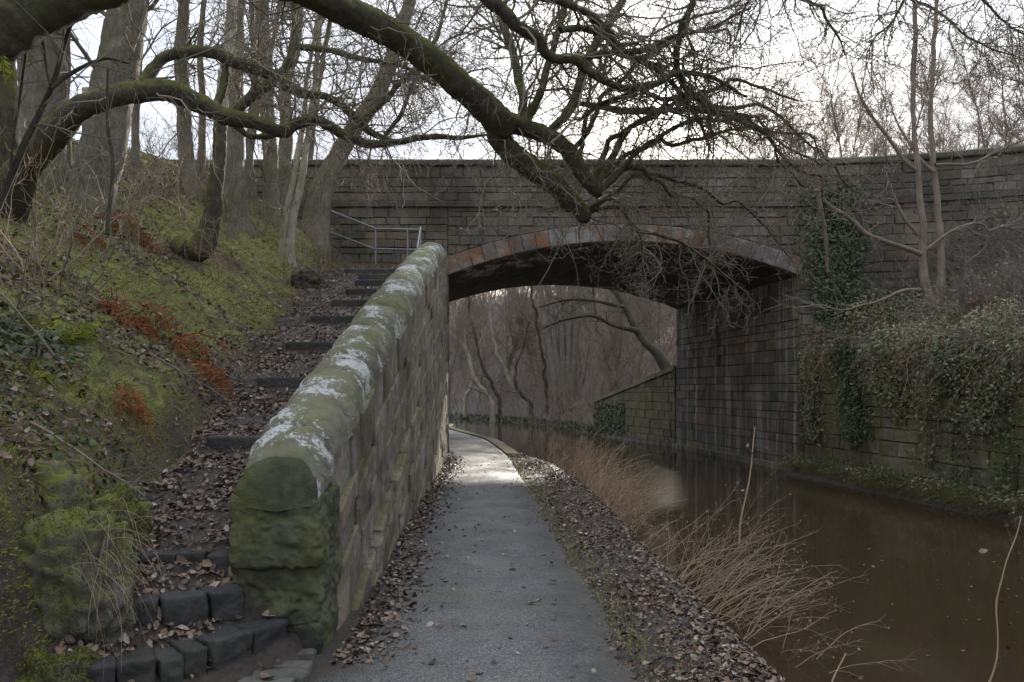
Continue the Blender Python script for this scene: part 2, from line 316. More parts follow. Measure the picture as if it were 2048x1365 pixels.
def leaf_mat():
    m = Mat('dead_leaf'); c = m.ramp(m.rnd(), [(0.0, (0.03, 0.022, 0.017)), (0.3, (0.085, 0.055, 0.038)), (0.55, (0.13, 0.09, 0.066)), (0.78, (0.17, 0.105, 0.06)), (0.9, (0.22, 0.17, 0.13)), (1.0, (0.30, 0.25, 0.20))])
    c = m.mix(0.7, c, m.ramp(m.noise(45, 4, 0.7), [(0.3, 0.55), (0.7, 1.4)]), 'MULTIPLY'); return m.out(c, m.ramp(m.noise(3, 3), [(0.4, 0.35), (0.6, 0.75)]), 0.4)
M_LEAF = leaf_mat()
M_IVY = plain('ivy_leaf', (0.028, 0.044, 0.02), (0.08, 0.105, 0.046), c3=(0.045, 0.066, 0.034), rough=0.5, spec=0.35)
M_IVY2 = plain('bramble_leaf', (0.07, 0.085, 0.035), (0.16, 0.175, 0.085), c3=(0.12, 0.09, 0.05), rough=0.5, spec=0.45)
M_RUST = plain('rust_frond', (0.14, 0.045, 0.018), (0.28, 0.095, 0.03), c3=(0.10, 0.05, 0.026), trans=0.25)
M_FERN = plain('green_frond', (0.15, 0.19, 0.025), (0.24, 0.25, 0.04), trans=0.4)
M_REED = plain('dry_stem', (0.25, 0.165, 0.10), (0.36, 0.265, 0.175), c3=(0.17, 0.105, 0.07))
M_MOSSB = plain('moss_blade', (0.10, 0.115, 0.022), (0.30, 0.29, 0.07), c3=(0.19, 0.20, 0.045), trans=0.2)
M_MOSSD = plain('dark_moss_blade', (0.045, 0.055, 0.012), (0.16, 0.16, 0.04), c3=(0.09, 0.095, 0.025), trans=0.1)
M_GRASS = plain('dry_grass', (0.20, 0.155, 0.08), (0.11, 0.10, 0.035), c3=(0.25, 0.195, 0.115), trans=0.2)
M_METAL = Mat('galvanised_rail'); M_METAL.b.inputs['Metallic'].default_value = 0.7; M_METAL = M_METAL.out(M_METAL.mix(M_METAL.noise(9, 5), (0.22, 0.23, 0.24), (0.38, 0.39, 0.40)), 0.45, 0.5, 1.0)
M_TIMBER = plain('weathered_timber', (0.20, 0.16, 0.11), (0.30, 0.25, 0.18), island=False, scale=5)
# ------------------------------------------------------------------ the lie of the land
WZ = -0.49                                         # water level; the towpath is at 0
LW = np.array([(2.5, -6), (2.3, 0), (2.1, 4), (2.0, 6), (1.95, 10), (1.9, 14), (1.6, 17), (0.6, 19.3), (-0.1, 20.2), (-0.72, 25), (-2.5, 32), (-6, 38.5), (-14, 46), (-30, 54), (-60, 64)], float)
RW = np.array([(10.7, -6), (9.84, 0), (8.13, 12.7), (7.16, 19.9), (5.85, 28.3), (3.9, 35.5), (2.6, 44), (-1.5, 53), (-8, 60), (-20, 68), (-34, 74), (-64, 84)], float)
AX = -0.156                                        # the bridge's barrel runs this far sideways per metre ahead
BY0, BY1 = 20.0, 28.4; XL0, XR0 = -1.6, 7.16
def xw(Y): return np.interp(Y, [0, 4.9, 16, 20], [-1.075, -1.18, -1.42, -1.62])       # ramp wall's canal-side face
STEPY = [6.85, 8.62, 10.2, 11.8, 13.04, 14.06, 15.0, 15.7, 16.4]
def stair_line(): 
    y, z = [-10, 4.1, 4.3, 4.45, 4.75, 4.93, 4.97], [0, 0, .17, .17, .38, .42, .57]
    for s in STEPY: y += [s - .03, s + .03]; z += [.3 * s - .869 - .15, .3 * s - .869 - .03]
    y += [17.4, 19.5, 30]; z += [4.25, 4.35, 4.4]
    return y, z
SY, SZ = stair_line()
def sz(Y): return np.interp(Y, SY, SZ)
def xs(Y): return np.interp(Y, [0, 4.0, 4.8, 5.6, 6.8, 7.85, 10.3, 14.4, 17, 20], [-2.3, -2.3, -2.55, -2.72, -2.75, -2.9, -3.2, -3.8, -3.7, -3.4])
def poly_dist(P, X, Y):
    d = np.full(X.shape, 1e9)
    for (ax, ay), (bx, by) in zip(P[:-1], P[1:]):
        ux, uy = bx - ax, by - ay; t = np.clip(((X - ax) * ux + (Y - ay) * uy) / (ux * ux + uy * uy), 0, 1)
        d = np.minimum(d, np.hypot(X - ax - t * ux, Y - ay - t * uy))
    return d
def in_water(X, Y):
    P = np.vstack([LW, RW[::-1]]); r = np.zeros(X.shape, bool); j = len(P) - 1
    for i in range(len(P)):
        xi, yi = P[i]; xj, yj = P[j]
        if yi != yj: r ^= ((yi > Y) != (yj > Y)) & (X < (xj - xi) * (Y - yi) / (yj - yi) + xi)
        j = i
    return r
def path_right(Y): return np.interp(Y, [-6, 0, 4.5, 12, 17, 19, 20.2, 25, 32], [0.95, 0.9, 0.72, 0.3, 0.02, -0.1, -0.2, -0.78, -2.6])
def retain_top(Y): return np.interp(Y, [0, 12.7, 19.9], [2.2, 2.2, 2.55])
def H(X, Y, rough=True):
    X = np.asarray(X, float); Y = np.asarray(Y, float); p = xy3(X, Y)
    dl = poly_dist(LW, X, Y); dr = poly_dist(RW, X, Y); wat = in_water(X, Y)
    # --- canal side before the bridge
    yc = np.clip(Y, -6, 40); pr = path_right(yc); xe = np.interp(yc, LW[:, 1], LW[:, 0])
    verge = -0.02 + 0.05 * np.sin(np.clip((X - pr) / np.maximum(xe - pr, .05), 0, 1) * np.pi) - 0.60 * smooth01((X - pr - 0.45 * (xe - pr)) / np.maximum(0.58 * (xe - pr), .05))
    verge = np.where(X < pr, -0.025, verge)
    s = sz(Y); st = xs(Y); d = np.maximum(st - X, 0)
    f1 = (Y - 3.98) - (X + 2.12) * 1.08; f2 = (Y - 4.36) - (X + 2.2) * .69      # behind the first, behind the second of the curved lowest steps
    low = np.where(f1 > .12, .175 + .42 * np.clip(f1 - .12, 0, .28), .115 * np.exp(-np.maximum(-f1, 0) / .22) * (X > -2.35) * (X < -1.25) - .01); low = np.where((f2 > .1) & (f1 > .1), .385 + .5 * np.clip(f2 - .1, 0, .26), low); s = np.where(Y < 4.95, low, s)
    lip = np.interp(Y, [0, 4, 5.5, 7.5, 9, 11], [0.75, 0.75, 0.42, 0.35, 0.15, 0.0])
    slope = np.interp(Y, [0, 5, 9, 12, 20], [.50, .50, .52, .60, .66])
    bank = s + lip * smooth01(d / 0.35) + 0.07 * smooth01(d / .5) + slope * d * smooth01(d / 1.2 + .15)
    top = np.interp(Y, [0, 8, 14, 20], [5.2, 5.6, 6.6, 7.3]); bank = np.where(bank > top - 1, top - 1 + (1 - np.exp(-(bank - top + 1))), bank)
    wl = xw(Y); t = np.where(Y < 4.95, (X < -1.28) * 1.0, smooth01((wl - 0.12 - X) / 0.22))
    near = verge * (1 - t) + bank * t
    # --- under and past the bridge
    xl = XL0 + AX * (Y - BY0)
    under = np.where(X < xl - .35, 6.1, np.where(wat, -1.1, -0.025))
    far = np.where(dl < 1.7, -0.025, -0.025 + 0.62 * (dl - 1.7)); far = np.where(far > 6, 6 + (1 - np.exp(-(far - 6) * .5)), far)
    left = np.where(Y < BY0 + .15, near, np.where(Y < BY1, under, far))
    # --- the other side
    rt = retain_top(Y); rb = rt * smooth01((dr - .12) / .2) + 0.50 * np.maximum(dr - .4, 0); rb = np.where(rb > 5.2, 5.2 + 1.2 * (1 - np.exp(-(rb - 5.2) / 1.2)), rb)
    ru = np.where(dr > .3, 6.0, -1.1)
    wt = np.interp(Y, [28.4, 36, 37.5], [2.2, .95, -.4]); rf = wt * smooth01((dr - .1) / .25) + 0.46 * np.maximum(dr - .3, 0) - .3 * (Y > 36) * smooth01(1 - dr / 1.5)
    rf = np.where(rf > 10.2, 10.2 + 3 * (1 - np.exp(-(rf - 10.2) / 3)), rf)
    right = np.where(Y < BY0 - .1, rb, np.where(Y < BY1 + .1, ru, rf))
    z = np.where(dl < dr, left, right)
    z = np.where(wat, np.maximum(-1.2, WZ - .05 - .8 * np.minimum(dl, dr)), z)
    if rough:
        n = fbm(p, 1.3, 4, 3) - .5; n2 = fbm(p, 6.0, 3, 9) - .5
        k = np.where((Y < BY0) & (X < st), smooth01(d / .6), 0) + np.where((dl >= dr) & ~wat, smooth01(dr / 1.5), 0) + np.where((Y > BY1) & (dl < dr), smooth01((dl - 1.8) / 2), 0)
        k2 = np.where((Y < BY0) & (X > pr) & ~wat, .35, 0) + np.where((Y < BY0) & (X < wl - .4) & (X > st), .3, 0)
        z = z + .28 * n * np.clip(k, 0, 1) + .10 * n2 * np.clip(k + k2, 0, 1)
    return z
def hit(px, py):                                   # where the line of sight through a photograph pixel meets the land
    Y = np.concatenate([np.arange(3.2, 30, .02), np.arange(30, 120, .1)])
    P = np.stack([(px - 1024) * Y / F, Y, EYE - (py - HORIZON) * Y / F], -1)
    g = H(P[:, 0], P[:, 1]); i = np.argmax(P[:, 2] <= g)
    return P[i].copy() if (P[:, 2] <= g).any() else P[-1].copy()
def grid_lines(segs):
    out = [segs[0][0]]
    for a, b, s in segs: out += list(np.linspace(a, b, max(1, int(round((b - a) / s))) + 1)[1:])
    return np.array(out)
gx = grid_lines([(-200, -60, 20), (-60, -20, 3), (-20, -9, .35), (-9, 2.6, .07), (2.6, 10.5, .16), (10.5, 24, .6), (24, 60, 3), (60, 200, 20)])
gy = grid_lines([(-60, -6, 6), (-6, 3, .4), (3, 19.9, .07), (19.9, 30, .2), (30, 70, .6), (70, 130, 3), (130, 300, 17)])
GX, GY = np.meshgrid(gx, gy); GZ = H(GX, GY)
nx, ny = len(gx), len(gy); idx = np.arange(nx * ny).reshape(ny, nx)
ground = mk('ground', np.stack([GX, GY, GZ], -1).reshape(-1, 3), np.stack([idx[:-1, :-1], idx[:-1, 1:], idx[1:, 1:], idx[1:, :-1]], -1).reshape(-1, 4), mat=M_GROUND)
tag(ground, 'mossy leaf-strewn embankment and canal banks', None, kind='structure')

# water
wy = np.concatenate([np.arange(-6, 20, 1.0), np.arange(20, 64, .75)])
wv, wq = [], []
for y in wy: wv += [(np.interp(y, LW[:, 1], LW[:, 0]) - .5, y, WZ), (np.interp(y, RW[:, 1], RW[:, 0]) + .5, y, WZ)]
for i in range(len(wy) - 1): wq.append((2 * i, 2 * i + 1, 2 * i + 3, 2 * i + 2))
tag(mk('canal_water', np.array(wv), wq, mat=M_WATER, smooth=False), 'still brown canal water', None, kind='structure')

# towpath: a strip of worn asphalt with a ragged edge
py_ = np.concatenate([np.arange(-5, 3, .5), np.arange(3, 21, .08), np.arange(21, 36, .25)])
cols = 22; pv = []
for y in py_:
    r = path_right(y) + .16 * (fbm(np.array([0, y, 0.]), 1.6, 4, 21) - .5) * (1 if y < 19.5 else 0.1)
    l = (float(xw(y)) + .02 + .14 * (fbm(np.array([5., y, 0]), 1.8, 4, 33) if y > 4.9 else 0)) if y < 19.9 else XL0 + AX * (y - BY0) + .02
    if y > 28.4: l = r - 1.75
    if y < 4.9: l = -1.1 - .06 * (4.9 - y)
    for k in range(cols):
        u = k / (cols - 1); x = l + (r - l) * u
        pv.append((x, y, 0.006 + .022 * math.sin(u * math.pi) - .03 * (1 if k in (0, cols - 1) else 0)))
pv = np.array(pv); pv[:, 2] += .012 * (fbm(pv * [1, 1, 0], 2.2, 3, 40) - .5)
pi_ = np.arange(len(pv)).reshape(-1, cols)
tag(mk('towpath', pv, np.stack([pi_[:-1, :-1], pi_[:-1, 1:], pi_[1:, 1:], pi_[1:, :-1]], -1).reshape(-1, 4), mat=M_PATH), 'worn grey asphalt towpath beside the canal', None, kind='structure')

# ------------------------------------------------------------------ masonry
def stone_geo(poly, mapf, proud, bev, back=-.08):
    P = np.array(poly, float); c = P.mean(0); n = len(P)
    dd = P - c; ln = np.linalg.norm(dd, axis=1, keepdims=True); ins = c + dd * np.maximum(0.3, 1 - bev * 1.5 / np.maximum(ln, .02))
    v = [mapf(a, b, back) for a, b in P] + [mapf(a, b, proud - bev * .8) for a, b in P] + [mapf(a, b, proud + random.uniform(-.006, .006)) for a, b in ins]
    f = [list(range(2 * n, 3 * n))]
    for i in range(n):
        j = (i + 1) % n; f += [[i, j, n + j, n + i], [n + i, n + j, 2 * n + j, 2 * n + i]]
    return v, f
def clip_poly(P, a, b, c):                         # keep a*x + b*y >= c
    out = []
    for i in range(len(P)):
        p, q = P[i], P[(i + 1) % len(P)]; dp = a * p[0] + b * p[1] - c; dq = a * q[0] + b * q[1] - c
        if dp >= 0: out.append(p)
        if (dp >= 0) != (dq >= 0): t = dp / (dp - dq); out.append((p[0] + (q[0] - p[0]) * t, p[1] + (q[1] - p[1]) * t))
    return out
def area(P): return abs(sum(P[i][0] * P[(i + 1) % len(P)][1] - P[(i + 1) % len(P)][0] * P[i][1] for i in range(len(P)))) / 2
def courses(a0, a1, b0, b1, h, l, gap=.008, jit=.012):      # coursed stones as jittered rectangles
    b = b0; k = 0; out = []
    while b < b1 - .03:
        hh = min(h * random.uniform(.68, 1.3), b1 - b)
        if b1 - (b + hh) < h * .4: hh = b1 - b
        a = a0 - random.uniform(0, l * .7) 
        while a < a1:
            w = l * random.choice((.5, .7, .9, 1.0, 1.2, 1.6)) * random.uniform(.85, 1.15); x0, x1 = max(a, a0), min(a + w, a1)
            if x1 - x0 > .05:
                j = lambda: random.uniform(-jit, jit) * .5
                out.append([(x0 + gap, b + gap + j()), (x1 - gap + j(), b + gap + j()), (x1 - gap + j(), b + hh - gap + j()), (x0 + gap, b + hh - gap + j())])
            a += w
        b += hh; k += 1
    return out
def joined(name, geos, mat, parent, kind='stuff'):
    V, Fc, n = [], [], 0
    for v, f in geos: V += [tuple(map(float, p)) for p in v]; Fc += [[i + n for i in q] for q in f]; n += len(v)
    o = poly_obj(name, V, Fc, mat, parent); 
    if kind: o['kind'] = kind
    return o
# ---- the bridge
def yf(X): return BY0 - (0.0333 * max(X - 6, 0) ** 2 if X < 13 else 0.0333 * 49 + .466 * (X - 13))
def fmap(a, b, n): return np.array([a, yf(a) - n, b])
SPZ, APZ = 4.42, 5.27; CX = (XL0 + XR0) / 2; HS = (XR0 - XL0) / 2; RISE = APZ - SPZ
AR = (HS * HS + RISE * RISE) / (2 * RISE); ACZ = APZ - AR
def arc(x, r=AR): return ACZ + math.sqrt(max(r * r - (x - CX) ** 2, 0))
bridge = thing('stone_bridge', (CX, BY0, 0), 'old sandstone arch road bridge spanning the canal and towpath', 'bridge')
VT = .42                                            # voussoir depth
# core: mortar behind the facing, barrel, abutments, road
cv, cf = [], []
def cq(*pts):
    n = len(cv); cv.extend([tuple(map(float, p)) for p in pts]); cf.append(list(range(n, n + len(pts))))
bk = BY1 - BY0
def back_pt(x, z): return (x + AX * bk, BY1, z)
N = 28; ax_ = [XL0 + (XR0 - XL0) * i / N for i in range(N + 1)]
ZT, ZR = 7.14, 6.2
for i in range(N):
    x0, x1 = ax_[i], ax_[i + 1]; z0, z1 = arc(x0) + .015, arc(x1) + .015
    cq(fmap(x0, z0, 0), fmap(x1, z1, 0), fmap(x1, ZT, 0), fmap(x0, ZT, 0))
    cq(back_pt(x0, z0), back_pt(x0, ZT), back_pt(x1, ZT), back_pt(x1, z1))
    cq(fmap(x0, z0, 0), back_pt(x0, z0), back_pt(x1, z1), fmap(x1, z1, 0))
xs_l = [-14, -10, -6, -4, XL0]; xs_r = [XR0, 8, 9, 10, 11, 12, 13, 15, 18, 22]
for seg in (xs_l, xs_r):
    for x0, x1 in zip(seg[:-1], seg[1:]):
        cq(fmap(x0, -1.2, 0), fmap(x1, -1.2, 0), fmap(x1, ZT, 0), fmap(x0, ZT, 0))
for x, sgn in ((XL0 - .015, 1), (XR0 + .015, -1)):
    cq((x, yf(x), -1.2), back_pt(x, -1.2), back_pt(x, SPZ + .02), (x, yf(x), SPZ + .02))
cq(back_pt(-14, -1.2), back_pt(-14, ZT), back_pt(XL0, ZT), back_pt(XL0, -1.2)); cq(back_pt(XR0, -1.2), back_pt(XR0, ZT), back_pt(22, ZT), back_pt(22, -1.2))
fx = xs_l + ax_[1:-1] + xs_r
for x0, x1 in zip(fx[:-1], fx[1:]):                # parapet backs and road deck
    cq(fmap(x0, ZT, 0), fmap(x1, ZT, 0), fmap(x1, ZT, -.4), fmap(x0, ZT, -.4)); cq(fmap(x0, ZT, -.4), fmap(x1, ZT, -.4), fmap(x1, ZR, -.4), fmap(x0, ZR, -.4))
    bx0, bx1 = back_pt(x0, 0)[0], back_pt(x1, 0)[0]
    cq(fmap(x0, ZR, -.4), fmap(x1, ZR, -.4), (bx1, BY1 - .4, ZR), (bx0, BY1 - .4, ZR)); cq((bx0, BY1 - .4, ZR), (bx1, BY1 - .4, ZR), (bx1, BY1 - .4, ZT), (bx0, BY1 - .4, ZT)); cq((bx0, BY1 - .4, ZT), (bx1, BY1 - .4, ZT), (bx1, BY1, ZT), (bx0, BY1, ZT))
poly_obj('mortar_core', cv, cf, M_CORE, bridge)
STR = 6.12
for P in courses(-8.6, 13.6, 6.28, 7.14, .19, .44, gap=.005, jit=.028):
    if P[0][0] < 9.6 or P[0][1] > 6.2: poly_obj('parapet_stone', *stone_geo(P, fmap, .04 + random.uniform(-.016, .018), .02), M_PARAPET, bridge)
x = -8.6
while x < 13.6:                                     # string course and coping
    w = random.uniform(.7, 1.1); a, b = x + .005, min(x + w - .005, 13.6)
    poly_obj('string_course_stone', *stone_geo([(a, STR), (b, STR), (b, 6.27), (a, 6.27)], fmap, .11, .02), M_COPE, bridge); x += w
x = -9.5
while x < 13.6:
    w = random.uniform(.75, 1.2); a, b = x + .006, x + w - .006; v = []
    for q, (n, z) in enumerate(((.10, 7.145), (.12, 7.17), (.11, 7.27), (-.02, 7.33), (-.34, 7.32), (-.48, 7.25), (-.48, 7.145))):
        v += [fmap(a, z + random.uniform(-.008, .008), n), fmap(b, z + random.uniform(-.008, .008), n)]
    f = [[2 * i, 2 * i + 1, 2 * i + 3, 2 * i + 2] for i in range(6)] + [[12, 13, 1, 0], [0, 2, 4, 6, 8, 10, 12], [13, 11, 9, 7, 5, 3, 1]]
    poly_obj('coping_stone', v, f, M_COPE, bridge); x += w
# voussoirs
nv = 27; ang = math.asin(HS / AR); geos = []
for i in range(nv):
    t0 = -ang + 2 * ang * i / nv + .0003; t1 = -ang + 2 * ang * (i + 1) / nv - .0003
    vt = VT + .0
    P = [(CX + AR * math.sin(t0), ACZ + AR * math.cos(t0)), (CX + AR * math.sin(t1), ACZ + AR * math.cos(t1)), (CX + (AR + vt) * math.sin(t1), ACZ + (AR + vt) * math.cos(t1)), (CX + (AR + vt) * math.sin(t0), ACZ + (AR + vt) * math.cos(t0))]
    poly_obj('voussoir', *stone_geo(P, fmap, .055 + random.uniform(-.008, .008), .016, back=-.25), M_VOUSS, bridge)
RE = AR + VT + .012
def outside_ring(P):
    c = np.mean(P, 0); 
    if c[0] < CX - HS - .35 or c[0] > CX + HS + .35: return P
    t = math.atan2(c[0] - CX, c[1] - ACZ); return clip_poly(P, math.sin(t), math.cos(t), math.sin(t) * CX + math.cos(t) * ACZ + RE)
for P in courses(-8.4, XL0 - .01, 2.6, STR, .19, .42, gap=.005, jit=.028) + courses(XL0, XR0, SPZ, STR, .19, .42, gap=.005, jit=.028):
    if np.mean([p[0] for p in P]) > XL0: P = outside_ring(P)
    if len(P) >= 3 and area(P) > .006:
        cx_ = np.mean([p[0] for p in P]); g = H(np.array([cx_]), np.array([19.7]))[0]
        if cx_ < XL0 and max(p[1] for p in P) < g - .1: continue
        poly_obj('spandrel_stone', *stone_geo(P, fmap, .04 + random.uniform(-.018, .02), .02), M_SPAN, bridge)
for P in courses(XL0 - .5, XL0 + .004, -.1, 2.6, .28, .45): poly_obj('quoin', *stone_geo(P, fmap, .05 + random.uniform(-.01, .01), .012), M_ABUT, bridge)
for P in courses(XR0, 13.6, -.3, STR, .21, .46, gap=.005, jit=.028):
    cx_ = np.mean([p[0] for p in P])
    if max(p[1] for p in P) < 2.2 + .35 * (cx_ - 7.2) and cx_ > 7.9: continue
    poly_obj('wing_wall_stone', *stone_geo(P, fmap, .045 + random.uniform(-.014, .016), .015), M_SPAN, bridge)
# inner face of the far-side abutment, then the towpath one
AL = math.hypot(bk, AX * bk)
def amap(a, b, n): return np.array([XR0 + AX * a - n, yf(XR0) + a, b])
for P in courses(0, bk, -.55, SPZ - .02, .30, .62, gap=.007): poly_obj('abutment_stone', *stone_geo(P, amap, .04 + random.uniform(-.012, .012), .013), M_ABUT, bridge)
geos = [stone_geo(P, lambda a, b, n: np.array([XL0 + AX * a + n, BY0 + a, b]), .03, .013) for P in courses(0, bk, -.1, SPZ - .02, .30, .62)]
joined('abutment_stonework', geos, M_ABUT, bridge)
x = 0
while x < bk:                                       # ledge at the water line
    w = random.uniform(.9, 1.4); poly_obj('ledge_stone', *stone_geo([(x + .006, -.6), (min(x + w, bk) - .006, -.6), (min(x + w, bk) - .006, -.34), (x + .006, -.34)], amap, .2, .03), M_ABUT, bridge); x += w
geos = []                                           # barrel soffit: rows of stones along the barrel
nr = 27
for i in range(nr):
    t0 = -ang + 2 * ang * i / nr; t1 = -ang + 2 * ang * (i + 1) / nr; a = random.uniform(0, .4)
    while a < bk:
        w = random.uniform(.5, .9); b = min(a + w, bk)
        def smap(u, t, n, R=AR): return np.array([CX + (R - n) * math.sin(t) + AX * u, BY0 + u, ACZ + (R - n) * math.cos(t)])
        geos.append(stone_geo([(a + .008, t0 + .0006), (b - .008, t0 + .0006), (b - .008, t1 - .0006), (a + .008, t1 - .0006)], lambda u, t, n: smap(u, t, n), .012 + random.uniform(-.008, .01), .006, back=-.05)); a += w
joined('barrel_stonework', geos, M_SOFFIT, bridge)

# ---- rounded blocks, boulders
def rblock(c, dims, rnd=.25, noise=.03, n=8, seed=0, nscale=4.0, rotz=0.0, tilt=0.0):
    g = np.linspace(-1, 1, n + 1); vs, qs, k = [], [], 0
    for axis in range(3):
        for sg in (-1, 1):
            A, B = np.meshgrid(g, g); P = np.zeros((n + 1, n + 1, 3)); P[..., axis] = sg; P[..., (axis + 1) % 3] = A; P[..., (axis + 2) % 3] = B
            i = np.arange((n + 1) ** 2).reshape(n + 1, n + 1) + k; q = np.stack([i[:-1, :-1], i[:-1, 1:], i[1:, 1:], i[1:, :-1]], -1).reshape(-1, 4)
            qs.append(q if sg > 0 else q[:, ::-1]); vs.append(P.reshape(-1, 3)); k += (n + 1) ** 2
    v = np.concatenate(vs); q = np.concatenate(qs)
    e = 2 / max(rnd, .02); r = (np.abs(v) ** e).sum(1) ** (1 / e); v = v / r[:, None]
    d = nz(v); v = v * (np.array(dims) / 2)
    v = v + d * (fbm(v + seed * 1.3, 20, 3, seed + 7)[:, None] - .5) * noise * 1.1
    v = v + d * (fbm(v + seed * 3.7, nscale, 4, seed)[:, None] - .5) * 2 * noise
    ct, st_ = math.cos(tilt), math.sin(tilt); v = np.stack([v[:, 0], v[:, 1] * ct - v[:, 2] * st_, v[:, 1] * st_ + v[:, 2] * ct], -1)
    cz, s_ = math.cos(rotz), math.sin(rotz); v = np.stack([v[:, 0] * cz - v[:, 1] * s_, v[:, 0] * s_ + v[:, 1] * cz, v[:, 2]], -1)
    u, inv = np.unique(np.round(v, 5), axis=0, return_inverse=True)
    return u + np.array(c), inv.ravel()[q]
def block(name, c, dims, mat, parent, **k):
    v, q = rblock(c, dims, **k); return mk(name, v, q, mat=mat, parent=parent)

# ---- the ramped stone wall beside the stairs
RS = .30
def cope_z(Y): return np.interp(Y, [4.8, 5.3, 9, 12.3, 15.2, 17.0, 18.0, 20], [.98, 1.12, 2.24, 3.2, 4.0, 4.42, 4.55, 4.58])  # underside of the coping
WT = .50
ramp = thing('ramped_stone_wall', (-1.4, 4.9, 0), 'thick mossy stone wall with rounded lichened coping, climbing beside the stairs', 'wall')
def rmap(a, b, n): return np.array([float(xw(a)) + n, a, b + RS * (a - 4.9)])
for P in courses(5.35, 19.95, -4.7, 1.0, .25, .6, gap=.006, jit=.028):
    am = (P[0][0] + P[1][0]) / 2; zt = float(cope_z(am)) - RS * (am - 4.9) + .03
    P = clip_poly(P, 0, -1, -zt); 
    if len(P) >= 3: P = clip_poly(P, RS, 1, -.08 + RS * 4.9)
    if len(P) < 3 or area(P) < .01: continue
    low = max(p[1] for p in P) < -.28 and am < 10.5
    poly_obj('wall_stone', *stone_geo(P, rmap, (.075 if low else .02) + random.uniform(-.022, .024), .028 if low else .02), M_RAMP, ramp)
def lmap(a, b, n): return np.array([float(xw(a)) - WT - n, a, b])
for k in range(20):
    a0 = 4.95 + .75 * k; a1 = a0 + .74; z1 = float(cope_z((a0 + a1) / 2)); dz = .5 * (float(cope_z(a1)) - float(cope_z(a0)))
    poly_obj('wall_stone', *stone_geo([(a0, z1 - 1.0 - dz), (a0, z1 - dz + .02), (a1, z1 + dz + .02), (a1, z1 - 1.0 + dz)], lmap, .01, .012), M_RAMP, ramp)
cv, cf = [], []
yy = list(np.arange(4.95, 20.01, .5))
for a, b in zip(yy[:-1], yy[1:]):
    for off, sg in ((-.02, 1), (-WT + .02, -1)):
        cq(*[(float(xw(t)) + off, t, z) for t, z in ((a, -.2), (b, -.2), (b, float(cope_z(b)) + .05), (a, float(cope_z(a)) + .05))])
    cq(*[(float(xw(t)) + o, t, float(cope_z(t)) + .05) for t, o in ((a, -.02), (b, -.02), (b, -WT + .02), (a, -WT + .02))])
poly_obj('rubble_core', cv, cf, M_CORE, ramp)
# end stack of big blocks
X0 = -1.43
block('end_block', (X0 + .0, 5.10, .73), (.54, .54, .44), M_REND, ramp, rnd=.10, noise=.045, n=46, seed=1, nscale=7)
block('end_block', (X0 - .005, 5.14, .33), (.545, .54, .40), M_REND, ramp, rnd=.12, noise=.055, n=46, seed=2, nscale=7)
block('end_block', (X0 + .055, 5.12, .03), (.42, .50, .27), M_REND, ramp, rnd=.1, noise=.03, n=20, seed=3)
def coping(a0, a1, seed, first=False):
    na, nr_ = max(12, int((a1 - a0) / .03)), 28; v = []
    for i in range(na + 1):
        u = i / na; a = a0 + (a1 - a0) * u; e = min(u, 1 - u) * (a1 - a0)
        sc = 1 - .12 * math.exp(-((1 - u) * (a1 - a0) if first else e) / .028)
        zb = float(cope_z(a)) - (.07 * math.exp(-(u * (a1 - a0)) / .25) if first else 0); xc = float(xw(a)) - WT / 2
        for k in range(nr_ + 1):
            t = math.pi * k / nr_; c, s_ = math.cos(t), math.sin(t); ex = 2 / 2.5
            X = math.copysign(abs(c) ** ex, c) * .268 * sc; Z = (abs(s_) ** ex) * .31 * sc - .03 - (1 - sc) * .1
            v.append((xc + X, a, zb + Z))
    v = np.array(v); cen = np.array([0, 0, 0])
    d = np.stack([v[:, 0] - np.interp(v[:, 1], yy, [float(xw(t)) - WT / 2 for t in yy]), np.zeros(len(v)), v[:, 2] - cope_z(v[:, 1]) + .05], -1)
    off = RNG.uniform(-.012, .012)
    v = v + nz(d) * ((fbm(v + seed, 4.5, 5, seed) - .5)[:, None] * .105 + (fbm((v + seed) * [1, 1.8, 1], 14, 4, seed + 1) - .5)[:, None] * .042 + off)
    i = np.arange(len(v)).reshape(na + 1, nr_ + 1); q = np.stack([i[:-1, :-1], i[:-1, 1:], i[1:, 1:], i[1:, :-1]], -1).reshape(-1, 4)
    V = [v]; T = []; n = len(v)
    for row, flip in ((i[0], 0), (i[-1], 1)):      # end faces: rings drawn in towards the middle of the flat base
        bc = (v[row[0]] + v[row[-1]]) / 2 + np.array([0, 0, -.04]); prev = row; dy = (-.03 if first else -.008) if flip == 0 else .008
        for w_, f_ in ((.72, .75), (.38, .95), (0.04, 1.0)):
            ring = bc + (v[row] - bc) * w_ + np.array([0, dy * f_, 0]); ring = ring + (fbm(ring + seed, 9, 3, seed) - .5)[:, None] * np.array([0, .03, 0]); V.append(ring); cur = np.arange(n, n + len(row)); n += len(row)
            for k in range(nr_):
                a_, b_, c_, d_ = prev[k], prev[k + 1], cur[k + 1], cur[k]; T += [(a_, b_, c_), (a_, c_, d_)] if flip else [(b_, a_, d_), (b_, d_, c_)]
            T += [(prev[0], cur[0], cur[-1]), (prev[0], cur[-1], prev[-1])]; prev = cur
    return np.concatenate(V), q, np.array(T)
a = 4.84; k = 0
while a < 19.8:
    L = random.uniform(.45, .68) if a < 8 else random.uniform(.34, .6)
    v, q, t = coping(a + .004, min(a + L - .006, 19.98), 50 + k, k == 0); o = mk('coping_stone', v, q, t, M_RCOPE, ramp); a += L; k += 1
    if k == 1: o.data.materials.append(M_REND); o.data.polygons.foreach_set('material_index', np.concatenate([np.zeros(len(q), np.int32), np.ones(len(t), np.int32)]))

